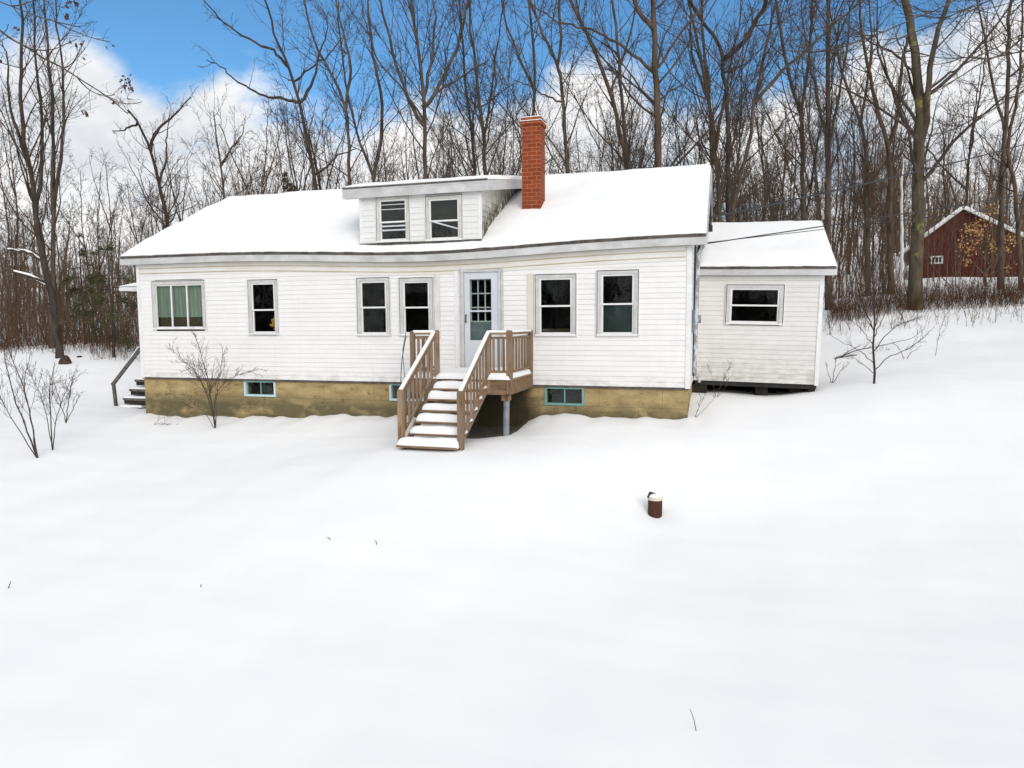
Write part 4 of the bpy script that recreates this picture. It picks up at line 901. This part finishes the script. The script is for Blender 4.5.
for i in range(9):
    tr = gen_proto(200+i, [13, 16, 11, 14, 17, 12, 15, 10, 13][i], [1, .6, 1.5, .8, .5, 1.3, 1, 1.6, 1.2][i], [0, 1, 2, 1, 0, 2, 1, 3, 2][i])
    T, Cw, _ = grow_tree(tr, 300+i, dens=.85, levels=4 if i < 5 else 4, twig_r=.009, limb_per=1.5, t0=.22, ang=.65)
    root = empty('bare_tree', (0, 0, 0)); mesh_np('trunk', T[0], T[1], MAT[['bark_grey', 'bark_brown', 'bark_dark'][i % 3]], root, True); mesh_np('crown', Cw[0], Cw[1], MAT[['twig_grey', 'twig_brown', 'twig_grey'][i % 3]], root, True); protos.append(root)
rng = np.random.RandomState(77); used = [0]*9; placed = []
tries = 0
while len(placed) < 165 and tries < 4000:
    tries += 1
    d = 29+45*rng.uniform()**1.1; px = rng.uniform(-60, 1090)
    q = at(px, 322, d)
    if 890 < px < 1050 and 34 < d < 48: continue
    if px > 905 and d < 36: continue
    if px < 110 and rng.uniform() < .4: continue
    if any(math.hypot(q[0]-a, q[1]-b) < 1.3 for a, b in placed): continue
    placed.append((q[0], q[1])); i = rng.randint(9)
    root = protos[i] if used[i] == 0 else copy_tree(protos[i]); used[i] = 1
    top = rng.uniform(85, 185) if rng.uniform() > .05 else rng.uniform(0, 60)
    if 75 < px < 270: top = rng.uniform(150, 215)
    if px > 700: top -= 15
    s = (at(px, top, d)[2]-gz(q[0], q[1]))/[13, 16, 11, 14, 17, 12, 15, 10, 13][i]; s = min(max(s, .45), 1.5)
    root.location = (q[0], q[1], gz(q[0], q[1])); root.rotation_euler = (0, 0, rng.uniform(0, 6.28)); root.scale = (s, s, s)
    k = 'L' if px < 140 else ('M' if px < 830 else 'R'); tag(root, LBL[k][0], 'tree', LBL[k][1])
# far woods as one mass
rng = np.random.RandomState(5); Bt = []
nt = 700; d = rng.uniform(62, 120, nt); px = rng.uniform(-120, 1150, nt); X = (px-512)/F*d; Y = d; Z = ground(X, Y)
hh = rng.uniform(6, 12, nt)*np.where((px > 60) & (px < 280), .75, 1.); S_ = 7; P = np.empty((nt, S_, 3)); P[:, 0] = np.stack([X, Y, Z-.3], 1); dd = np.tile(np.array([0, 0, 1.]), (nt, 1))
for k in range(1, S_): dd = norm(dd+rng.normal(size=(nt, 3))*.07+np.array([0, 0, .1])); P[:, k] = P[:, k-1]+dd*(hh/(S_-1))[:, None]
Rr = (.011*hh)[:, None]*(1-.8*np.linspace(0, 1, S_)[None]); Bt.append((P, Rr, 5))
l1 = children(P, Rr, rng, 1.9, .15, .7, .32, .5, 5, .15, .1, .8, 4, minr=.02); Bt.append((*l1, 3))
l2 = children(*l1, rng, 2.6, .15, .7, .5, .6, 4, .18, .06, .4, 1.8, minr=.015); Bt.append((*l2, 3))
V, Fq_ = tubes(Bt); tag(mesh_np('distant_woods', V, Fq_, MAT['twig_brown'], None, True), 'distant mass of bare woods behind everything', 'woods', kind='stuff')
# woods across the clearing, behind the viewpoint (they mirror in the window glass)
rng = np.random.RandomState(15); Bt = []
nt = 420; an = rng.uniform(-1.5, 1.5, nt); rad = rng.uniform(38, 62, nt); X = rad*np.sin(an); Y = -rad*np.cos(an); Z = ground(X, Y)
hh = rng.uniform(9, 15, nt); S_ = 7; P = np.empty((nt, S_, 3)); P[:, 0] = np.stack([X, Y, Z-.3], 1); dd = np.tile(np.array([0, 0, 1.]), (nt, 1))
for k in range(1, S_): dd = norm(dd+rng.normal(size=(nt, 3))*.07+np.array([0, 0, .1])); P[:, k] = P[:, k-1]+dd*(hh/(S_-1))[:, None]
Rr = (.014*hh)[:, None]*(1-.8*np.linspace(0, 1, S_)[None]); Bt.append((P, Rr, 5))
l1 = children(P, Rr, rng, 2.2, .08, .8, .32, .5, 5, .15, .1, .8, 4, minr=.03); Bt.append((*l1, 3))
l2 = children(*l1, rng, 2.6, .15, .7, .5, .6, 3, .18, .06, .4, 1.8, minr=.03); Bt.append((*l2, 3))
V, Fq_ = tubes(Bt); tag(mesh_np('facing_woods', V, Fq_, MAT['twig_grey'], None, True), 'woods on the far side of the clearing mirrored in the windows', 'woods', kind='stuff')
# undergrowth: thin saplings and brush along the wood's edge
def brush(name, label, regions, seed, mat, hmin, hmax, r0, sub=2.2, lean=.18, cat='brush'):
    rng = np.random.RandomState(seed); Bt = []
    xs, ys = [], []
    for (p0, p1, d0, d1, n) in regions:
        d = rng.uniform(d0, d1, n); px = rng.uniform(p0, p1, n); xs.append((px-512)/F*d); ys.append(d)
    X = np.concatenate(xs); Y = np.concatenate(ys); keep = np.ones(len(X), bool)
    dX = X-HX; dY = Y-HY; lx = dX*c_-dY*s_; ly = dX*s_+dY*c_; keep &= ~((lx > -2) & (lx < 18) & (ly > -1) & (ly < 9))
    X, Y = X[keep], Y[keep]; Z = ground(X, Y); n = len(X); h = rng.uniform(hmin, hmax, n); S_ = 5
    P = np.empty((n, S_, 3)); P[:, 0] = np.stack([X, Y, Z-.05], 1); dd = norm(np.array([0, 0, 1.])+rng.normal(size=(n, 3))*lean)
    for k in range(1, S_): dd = norm(dd+rng.normal(size=(n, 3))*.1+np.array([0, 0, .08])); P[:, k] = P[:, k-1]+dd*(h/(S_-1))[:, None]
    Rr = (r0*h)[:, None]*(1-.75*np.linspace(0, 1, S_)[None]); Bt.append((P, Rr, 3))
    l1 = children(P, Rr, rng, sub, .15, .6, .38, .6, 4, .16, .1, .12, 1.6, minr=.004); Bt.append((*l1, 3))
    l2 = children(*l1, rng, sub*1.2, .15, .65, .5, .7, 3, .16, .06, .08, .7, minr=.003, nmin=0); Bt.append((*l2, 3))
    V, Fq_ = tubes(Bt); return tag(mesh_np(name, V, Fq_, MAT[mat], None, True), label, cat, kind='stuff')
brush('undergrowth', 'tall brown undergrowth filling the wood edge at the left and right', [(-80,150,27,60,550),(150,700,30,60,500),(700,1100,30,62,700)], 8, 'twig_brown', 2.2, 5.5, .0055)
brush('undergrowth', 'low reddish-brown thicket in the woods at the left', [(-80,150,26,46,1100),(700,900,26,40,500)], 9, 'twig_red', .8, 2.4, .005, 3)
brush('dead_weeds', 'belt of dark reddish dead weeds poking through the snow below the red barn', [(825,1100,20.5,22.4,260),(830,1100,22.4,24.6,2500),(850,1100,25.5,32,380),(700,850,20,28,400)], 10, 'weed', .3, .85, .010, 4.5, .25, 'weeds')
brush('dead_weeds', 'thin dead weeds in the snow at the left wood edge', [(-60,140,25.5,30,1300),(90,150,24.5,28,400)], 12, 'weed', .3, .8, .009, 3, .25, 'weeds')
# ---------------- evergreens
def conifer(label, px, d, h, wr, seed, zmin=.08, dens=1., gap=.2):
    rng = np.random.RandomState(seed); q = at(px, 322, d); g = gz(q[0], q[1]); root = empty('evergreen_tree', (q[0], q[1], g), 0, label=label, cat='tree')
    P = np.array([[[0, 0, -.2], [.03, 0, h*.3], [-.03, .02, h*.6], [0, 0, h]]]); Rr = np.array([[h*.013, h*.010, h*.006, .01]]); V, Fq_ = tubes([(P, Rr, 8)]); mesh_np('trunk', V, Fq_, MAT['bark_dark'], root, True)
    n = int(70*dens*h/6); zz = h*(zmin+(1-zmin)*rng.uniform(size=n)**.9); an = rng.uniform(0, 6.28, n); ln = wr*(1-(zz/h)**1.3)*rng.uniform(.5, 1.2, n)+.1
    S_ = 6; B = np.empty((n, S_, 3)); 
    for k in range(S_):
        u = k/(S_-1); B[:, k] = np.stack([np.cos(an)*ln*u, np.sin(an)*ln*u, zz+ln*(.25*u-.45*u*u)], 1)
    Rb = np.tile(.02*(1-.8*np.linspace(0, 1, S_)), (n, 1)); l2 = children(B, Rb, rng, 7, .15, 1.0, .38, .5, 4, .12, -.03, .08, .6, minr=.004)
    V, Fq_ = tubes([(B, Rb, 3), (*l2, 3)]); mesh_np('branches', V, Fq_, MAT['bark_dark'], root, True)
    A = np.concatenate([l2[0][:, 1:].reshape(-1, 3), B[:, 2:].reshape(-1, 3)]); A = np.repeat(A, 5, 0); N_ = len(A); a = norm(rng.normal(size=(N_, 3))+np.array([0, 0, -.3])); b_ = norm(np.cross(a, rng.normal(size=(N_, 3))))
    s = rng.uniform(.05, .12, (N_, 1)); p = A+rng.normal(size=(N_, 3))*.04; V = np.stack([p-a*s, p+b_*s*.16, p+a*s, p-b_*s*.16], 1).reshape(-1, 3); mesh_np('needles', V, np.arange(N_*4).reshape(-1, 4), MAT['needle'], root)
    return root
conifer('dark green conifer half hidden behind the left roof slope beside the forked tree', 292, 30, 7.6, 1.5, 51)
conifer('smaller yellowish-green conifer behind the left roof slope', 280, 33, 6.6, 1.4, 52)
conifer('sparse green young conifer in the brown thicket left of the house', 112, 25, 4.4, 1.9, 53, dens=.32)
conifer('thin green young conifer in the thicket, further left of the house', 84, 28, 4.4, 1.6, 54, dens=.3)
# ---------------- shrubs and saplings in the open snow
def shrub(name, label, d, stems, seed, cat='shrub', mat='twig_grey', leaf=None, **k):
    rng = np.random.RandomState(seed); tr = []
    for i, (pts, w) in enumerate(stems):
        P = pxpath(pts, d, rng, spread=.12)
        if i == 0: base = P[0].copy()
        if k.get('root') is None and pts[0] == stems[0][0][0]: P[0] = base.copy()
        tr.append((P, w, w*.35, 0 if i == 0 else 1))
    g = gz(base[0], base[1]); sh = g-.04-base[2]
    for t_ in tr:
        for p in t_[0]: p[2] += sh if abs(sh) < .35 else 0
    rg = np.random.RandomState(seed+1); tb = []; cb = []; tips = []
    kk = dict(per=k.get('per', 4.), lr=k.get('lr', .3), ang=k.get('ang', .6))
    for P, r0, r1, _ in tr:
        Q = smooth_path(P, 12)[None]; Q[:, 1:-1] += rg.normal(size=(1, 10, 3))*.008; Rr = (r0+(r1-r0)*np.linspace(0, 1, 12))[None]; tb.append((Q, Rr, 6))
        l1 = children(Q, Rr, rg, kk['per'], k.get('t0', .3), kk['ang'], kk['lr'], .55, 7, .14, .08, .12, 1.0, minr=.004); cb.append((*l1, 4))
        l2 = children(*l1, rg, kk['per']*1.3, .15, .6, .45, .7, 5, .16, .05, .06, .4, minr=.003); cb.append((*l2, 3)); tips.append(l2[0][:, -1])
        if k.get('fine', 0): l3 = children(*l2, rg, 9, .2, .6, .5, .8, 3, .15, .03, .04, .2, minr=.0022); cb.append((*l3, 3))
    T = tubes(tb); Cc = tubes(cb); root = empty(name, base+np.array([0, 0, sh if abs(sh) < .35 else 0]), 0, label=label, cat=cat); b0 = np.array(root.location)
    mesh_np('stem', T[0]-b0, T[1], MAT[mat], root, True); mesh_np('twigs', Cc[0]-b0, Cc[1], MAT[mat], root, True)
    if leaf: V, Fq_ = leaf_quads(np.concatenate(tips)-b0, rg, leaf[1], leaf[2], .10); mesh_np('leaves', V, Fq_, MAT[leaf[0]], root)
    return root
shrub('bare_shrub', 'tall leafless shrub with several slanting stems at the left edge of the snow', 13, [([(38,457),(26,425),(14,395),(4,350)], .016), ([(38,457),(33,425),(26,390),(8,345)], .014), ([(38,457),(30,410),(22,380),(30,350)], .012), ([(38,457),(20,430),(2,400),(-8,370)], .010)], 61, fine=1, per=6, lr=.36)
shrub('bare_shrub', 'bushy leafless shrub with fine twigs, second from the left edge of the snow', 13.6, [([(53,455),(51,420),(48,395),(55,365)], .013), ([(53,455),(56,420),(65,395),(78,372)], .010), ([(53,455),(47,415),(38,392),(30,375)], .009)], 62, fine=1, per=8, lr=.4)
shrub('bare_shrub', 'small dense leafless bush in the snow left of the side steps', 14.6, [([(66,423),(68,405),(72,385),(74,372)], .011), ([(66,423),(60,400),(55,385)], .009), ([(66,423),(74,405),(82,392)], .009)], 63, fine=1, per=12, lr=.5)
shrub('bare_shrub', 'wiry leafless shrub growing in front of the mossy foundation left of the stairs', 15.4, [([(215,419),(212,395),(207,365),(199,338),(194,322)], .014), ([(215,419),(210,390),(196,362),(180,344),(164,334)], .009), ([(215,419),(216,390),(220,360),(222,340)], .008), ([(215,419),(213,390),(222,370),(245,360),(262,358)], .008), ([(215,419),(203,400),(185,390),(168,382)], .007), ([(215,419),(211,392),(206,365),(195,350),(172,352)], .007)], 64, fine=1, per=8, lr=.32)
shrub('sapling', 'small dark sapling with long low side branches right of the extension', 14.6, [([(874,384),(874,360),(875,330),(874,300),(872,268),(874,240)], .024), ([(875,325),(882,295),(888,268)], .012), ([(874,330),(862,300),(855,272)], .011), ([(874,300),(866,280),(860,250)], .008), ([(874,369),(890,355),(915,345),(935,325)], .010), ([(874,362),(860,350),(845,342),(832,335)], .009), ([(874,350),(888,330),(905,320),(925,314)], .010), ([(874,345),(862,328),(850,318)], .009), ([(875,335),(884,315),(890,298)], .009), ([(875,330),(866,312),(858,296)], .008), ([(874,372),(862,362),(848,352)], .007)], 65, cat='sapling', mat='bark_dark', fine=1, per=6, lr=.30, t0=.35)
shrub('beech_sapling', 'young tree with pale golden dead leaves in front of the red barn', 29, [([(985,296),(984,270),(986,245),(990,222)], .05), ([(985,285),(970,268),(958,255)], .03), ([(985,280),(1000,262),(1012,250)], .03), ([(985,270),(975,250),(965,240)], .02), ([(985,285),(1000,278),(1015,272)], .02)], 66, cat='sapling', mat='twig_brown', leaf=('leaf_gold', .10, 520), per=3.6, lr=.45)
shrub('weed_clump', 'dry weed stalks in the snow at the right foundation corner', 13.6, [([(694,412),(700,398),(706,385)], .005), ([(694,412),(712,395),(722,375)], .004), ([(694,412),(699,400),(701,388)], .004)], 67, cat='weed', per=6, lr=.3)
shrub('weed_clump', 'dry weed stalks in front of the dark gap under the extension', 14.9, [([(716,405),(724,385),(733,365)], .005), ([(716,405),(728,390),(730,368)], .004), ([(716,405),(713,388),(708,372)], .004)], 68, cat='weed', per=6, lr=.3)
shrub('weed_clump', 'dark upright stalk leaning on the right corner of the extension wall', 15.2, [([(803,391),(802,370),(801,352)], .012), ([(816,387),(817,360),(816,346)], .005)], 69, cat='weed', mat='bark_dark', per=1, lr=.15)
shrub('weed_clump', 'dry weed tuft in the snow just right of the extension', 15.6, [([(832,383),(834,368),(837,355)], .008), ([(832,383),(840,370),(850,360)], .008), ([(832,383),(828,370),(826,360)], .007)], 70, cat='weed', mat='weed', per=5, lr=.35)
shrub('weed_clump', 'dry weed tuft in the snow behind the small dark sapling', 17.5, [([(905,360),(912,352),(922,345)], .008), ([(905,360),(900,350),(894,342)], .008), ([(934,368),(937,345),(940,326)], .007)], 71, cat='weed', mat='weed', per=5, lr=.35)
shrub('weed_clump', 'low dead twigs lying in the snow by the left foundation corner', 16, [([(152,422),(158,418),(172,420)], .006), ([(152,422),(166,419),(178,423)], .005), ([(152,422),(160,414),(168,413)], .004)], 72, cat='weed', per=6, lr=.3)
shrub('fallen_branches', 'tangle of fallen branches in the snow behind the small dark sapling', 18.5, [([(832,352),(850,346),(870,348),(890,340)], .02), ([(832,352),(845,345),(862,336)], .016), ([(832,352),(860,340),(890,335),(915,328)], .016)], 73, cat='branches', mat='bark_dark', fine=1, per=3, lr=.4)
# single twigs sticking out of the open snow
for k, (px, py, d, top, lb) in enumerate([(697,731,5.1,(690,709),'single dry grass stalk poking from the snow near the bottom of the photo'),(7,589,8.,(11,581),'tiny twig poking from the snow at the left edge'),(377,545,9.,(375,540),'tiny dark twig in the open snow below the stairs'),(200,588,7.9,(201,584),'tiny twig in the open snow at the lower left'),(331,540,9.1,(327,537),'tiny twig lying in the snow left of the stairs axis')]):
    a = at(px, py, d); g = gz(a[0], a[1]); dd = a*(1.); t = 0
    for t in np.linspace(.6, 1.6, 400):
        if a[2]*t < gz(a[0]*t, a[1]*t): break
    a = a*t; bt = at(*top, a[1]); P = np.stack([a-np.array([0, 0, .03]), (a+bt)/2+.004, bt])[None]; V, Fq_ = tubes([(P, np.array([[.0035, .003, .002]])*(1 if k == 0 else 1.6), 5)])
    o = mesh_np('grass_stalk', V-a, Fq_, MAT['weed'], None, True); o.location = a.tolist(); tag(o, lb, 'twig')
# rocks at the left wood edge
for k, (px, py, wpx, hpx, d, lb) in enumerate([(65.5,364,13,9,24,'dark brown bare rock at the foot of the leaning tree at left'), (80,361,11,6,25,'lower dark rock to the right of the leaning tree at left')]):
    a = at(px, py, d); g = gz(a[0], a[1]); V = []; Fs = []; w_ = wpx/F*d/2; h_ = hpx/F*d
    for j in range(9):
        for i in range(16):
            th_ = j/8*math.pi/2; an = i/16*6.283; rr = 1+.25*fbm(math.cos(an)*1.5+k*9, math.sin(an)*1.5, j*.3)
            V.append((w_*math.cos(th_)*math.cos(an)*rr, w_*.8*math.cos(th_)*math.sin(an)*rr, h_*math.sin(th_)*rr-.1+.1*math.sin(th_)))
        if j: Fs += [((j-1)*16+i, (j-1)*16+(i+1) % 16, j*16+(i+1) % 16, j*16+i) for i in range(16)]
    o = mesh_np('rock', V, Fs, MAT['rock'], None, True); o.location = (a[0], a[1], a[2]-.02); tag(o, lb, 'rock')
# snow lying on the leaning tree's low limbs
# ------------------------------------------------------------------ RED BARN
bd = 38.; bx = at(961.5, 250, bd)
bg = at(965, 281, bd)[2]; apex = at(966, 209.5, bd)[2]-bg; half_l = (966-917)/F*bd; half_r = (1030-966)/F*bd; eave = at(1024, 243, bd)[2]-bg; 
hwid = 3.3; eave = apex-(at(966, 209.5, bd)[2]-at(918, 247, bd)[2])
barn = empty('barn', (bx[0], bd, bg), R(-31), label='red board barn with a snowy gable roof standing among the trees at the right', cat='barn')
wb = (1034-966)/F*bd*.86; wa = (966-914)/F*bd*.86; sl_r = .66; e_l = apex-wa*.80; e_r = apex-wb*.62
DB = 9
mb = MB(); pr = [(-wa, -1.5), (wb, -1.5), (wb, e_r), (0, apex), (-wa, e_l)]
P = [(x, 0, z) for x, z in pr]+[(x, DB, z) for x, z in pr]; mb.poly(P, [(0, 1, 2, 3, 4), (9, 8, 7, 6, 5), (1, 6, 7, 2), (0, 4, 9, 5)])
x = -wa+.1
while x < wb-.05:       # battens
    zt = apex-(-x*(apex-e_l)/wa if x < 0 else x*(apex-e_r)/wb)-.06; mb.box(x, x+.04, -.025, 0, -1.5, zt); x += .3
mb.build('wall', MAT['barn_red'], barn)
def slope(mb, x0, z0, x1, z1, t, y0, y1, off=0):
    v = np.array([x1-x0, z1-z0]); v /= np.linalg.norm(v); nn = np.array([-v[1], v[0]]); nn = nn if nn[1] > 0 else -nn
    a = np.array([x0, z0])+nn*off; b = np.array([x1, z1])+nn*off; q = [a, b, b+nn*t, a+nn*t]; P = [(p[0], y0, p[1]) for p in q]+[(p[0], y1, p[1]) for p in q]
    mb.poly(P, [(0, 1, 2, 3), (7, 6, 5, 4), (0, 4, 5, 1), (1, 5, 6, 2), (2, 6, 7, 3), (3, 7, 4, 0)])
kl, kr = (apex-e_l)/wa, (apex-e_r)/wb
mb = MB(); slope(mb, 0, apex, wb+.4, e_r-.4*kr, .07, -.25, DB+.2); slope(mb, -wa-.4, e_l-.4*kl, 0, apex, .07, -.25, DB+.2); rf = mb.build('roof', MAT['white_trim'], barn)
mb = MB(); slope(mb, 0, apex, wb+.4, e_r-.4*kr, .12, -.22, DB+.18, .07); slope(mb, -wa-.4, e_l-.4*kl, 0, apex, .12, -.22, DB+.18, .07); mb.build('roof_snow', MAT['snow'], rf)
mb = MB(); cxw = (938.5-963)/F*bd*.84; czw = (at(938, 259, bd)[2]-bg); ww_, hh_ = .29, .21
mb.box(cxw-ww_, cxw+ww_, -.05, 0, czw-hh_, czw-hh_+.07); mb.box(cxw-ww_, cxw+ww_, -.05, 0, czw+hh_-.07, czw+hh_); mb.box(cxw-ww_, cxw-ww_+.07, -.05, 0, czw-hh_+.07, czw+hh_-.07); mb.box(cxw+ww_-.07, cxw+ww_, -.05, 0, czw-hh_+.07, czw+hh_-.07)
for u in (-.085, .085): mb.box(cxw+u-.015, cxw+u+.015, -.045, 0, czw-hh_+.07, czw+hh_-.07)
wn = mb.build('window', MAT['white_trim'], barn); MB().box(cxw-ww_+.05, cxw+ww_-.05, -.02, -.015, czw-hh_+.05, czw+hh_-.05).build('pane', MAT['dark_void'], wn)
# small lean-to shed left of the barn
# ------------------------------------------------------------------ ground object
terrain = mesh_np('snow_ground', np.stack([GX.ravel(), GY.ravel(), GZ.ravel()], 1), Fq, MAT['snow'], None, True); tag(terrain, kind='structure')
# ------------------------------------------------------------------ LIGHT
SUN_EL, SUN_AZ = R(27), R(163)       # azimuth clockwise from +Y: behind and to the right of the camera
w = bpy.data.worlds.new('World'); scene.world = w; w.use_nodes = True; t = w.node_tree; t.nodes.clear()
N_ = t.nodes.new; Lk = t.links.new
out = N_('ShaderNodeOutputWorld'); bg_ = N_('ShaderNodeBackground'); bg_.inputs[1].default_value = .12; Lk(bg_.outputs[0], out.inputs[0])
sky = N_('ShaderNodeTexSky'); sky.sky_type = 'NISHITA'; sky.sun_disc = False; sky.sun_elevation = SUN_EL; sky.sun_rotation = SUN_AZ; sky.air_density = 1.; sky.dust_density = .3; sky.ozone_density = 2.5
tc = N_('ShaderNodeTexCoord')
def vm(op, a, b=None, sc=None):
    n = N_('ShaderNodeVectorMath'); n.operation = op
    for i, v in enumerate((a, b)):
        if v is None: continue
        if isinstance(v, tuple): n.inputs[i].default_value = v
        else: Lk(v, n.inputs[i])
    return n
def mt(op, a, b=0., c=None, clamp=False):
    n = N_('ShaderNodeMath'); n.operation = op; n.use_clamp = clamp
    for i, v in enumerate((a, b)):
        if isinstance(v, (int, float)): n.inputs[i].default_value = v
        else: Lk(v, n.inputs[i])
    return n.outputs[0]
def mr(v, a, b, c=0., d=1., smooth=True):
    n = N_('ShaderNodeMapRange'); n.interpolation_type = 'SMOOTHSTEP' if smooth else 'LINEAR'
    for i, q in enumerate((a, b, c, d)): n.inputs[i+1].default_value = q
    Lk(v, n.inputs[0]); return n.outputs[0]
dirv = tc.outputs['Generated']
nz = N_('ShaderNodeTexNoise'); nz.inputs['Scale'].default_value = 5.5; nz.inputs['Detail'].default_value = 8; nz.inputs['Roughness'].default_value = .62; nz.inputs['Distortion'].default_value = .3
mp = N_('ShaderNodeMapping'); mp.inputs['Scale'].default_value = (1, 1, 1.8); Lk(dirv, mp.inputs[0]); Lk(mp.outputs[0], nz.inputs['Vector'])
sep = N_('ShaderNodeSeparateXYZ'); Lk(dirv, sep.inputs[0]); el_ = sep.outputs[2]
dens = mt('ADD', mt('MULTIPLY', mt('SUBTRACT', nz.outputs['Fac'], .5), 2.3), mr(el_, .38, .21, -.30, .75))
dens = mt('ADD', dens, mr(el_, .46, .62, 0, .9))      # cloudier overhead and behind the camera
dens = mt('ADD', dens, mr(sep.outputs[1], .3, -.2, 0, .6))
for px, py, rad, amt in [(90,105,.09,.6),(60,60,.06,.25),(200,95,.045,.5),(200,150,.10,.25),(165,75,.05,-.35),(20,200,.12,.4),(1010,90,.11,.9),(960,130,.08,.5),(880,70,.05,.45),(590,110,.08,.55),(520,120,.09,.3),(150,25,.08,-.5),(350,50,.10,-.5),(480,20,.10,-.5),(700,30,.10,-.5),(950,85,.035,-.6),(590,40,.06,-.2),(170,3,.03,.4)]:
    dv = ray(px, py); dv = dv/np.linalg.norm(dv); d_ = vm('DISTANCE', dirv, tuple(float(v) for v in dv)).outputs['Value']
    dens = mt('ADD', dens, mr(d_, rad*1.5, 0, 0, amt))
mask = mr(dens, -.02, .80)
cloudc = N_('ShaderNodeMix'); cloudc.data_type = 'RGBA'; Lk(mr(nz.outputs['Fac'], .3, .7), cloudc.inputs[0])
CB = 9.0
cloudc.inputs[6].default_value = (CB*.74, CB*.77, CB*.81, 1); cloudc.inputs[7].default_value = (CB*1.05, CB*1.04, CB*1.03, 1)
skc = N_('ShaderNodeMix'); skc.data_type = 'RGBA'; skc.blend_type = 'MULTIPLY'; skc.inputs[0].default_value = 1; Lk(sky.outputs[0], skc.inputs[6]); skc.inputs[7].default_value = (.70, 1.12, 1.32, 1)
fin = N_('ShaderNodeMix'); fin.data_type = 'RGBA'; Lk(mask, fin.inputs[0]); Lk(skc.outputs[2], fin.inputs[6]); Lk(cloudc.outputs[2], fin.inputs[7]); Lk(fin.outputs[2], bg_.inputs[0])
su = bpy.data.lights.new('sun', 'SUN'); su.energy = 2.0; su.angle = R(40); su.color = (1, .94, .86); so = bpy.data.objects.new('sun', su); COL.objects.link(so)
dv = Vector((math.sin(SUN_AZ)*math.cos(SUN_EL), math.cos(SUN_AZ)*math.cos(SUN_EL), math.sin(SUN_EL))); so.rotation_euler = dv.to_track_quat('Z', 'Y').to_euler()
vs = scene.view_settings; scene.display_settings.display_device = 'sRGB'; vs.view_transform = 'Standard'; vs.look = 'None'; vs.exposure = -.08; vs.gamma = 1; vs.use_curve_mapping = False
cy = scene.cycles; cy.max_bounces = 8; cy.diffuse_bounces = 4; cy.transparent_max_bounces = 8; cy.use_denoising = True
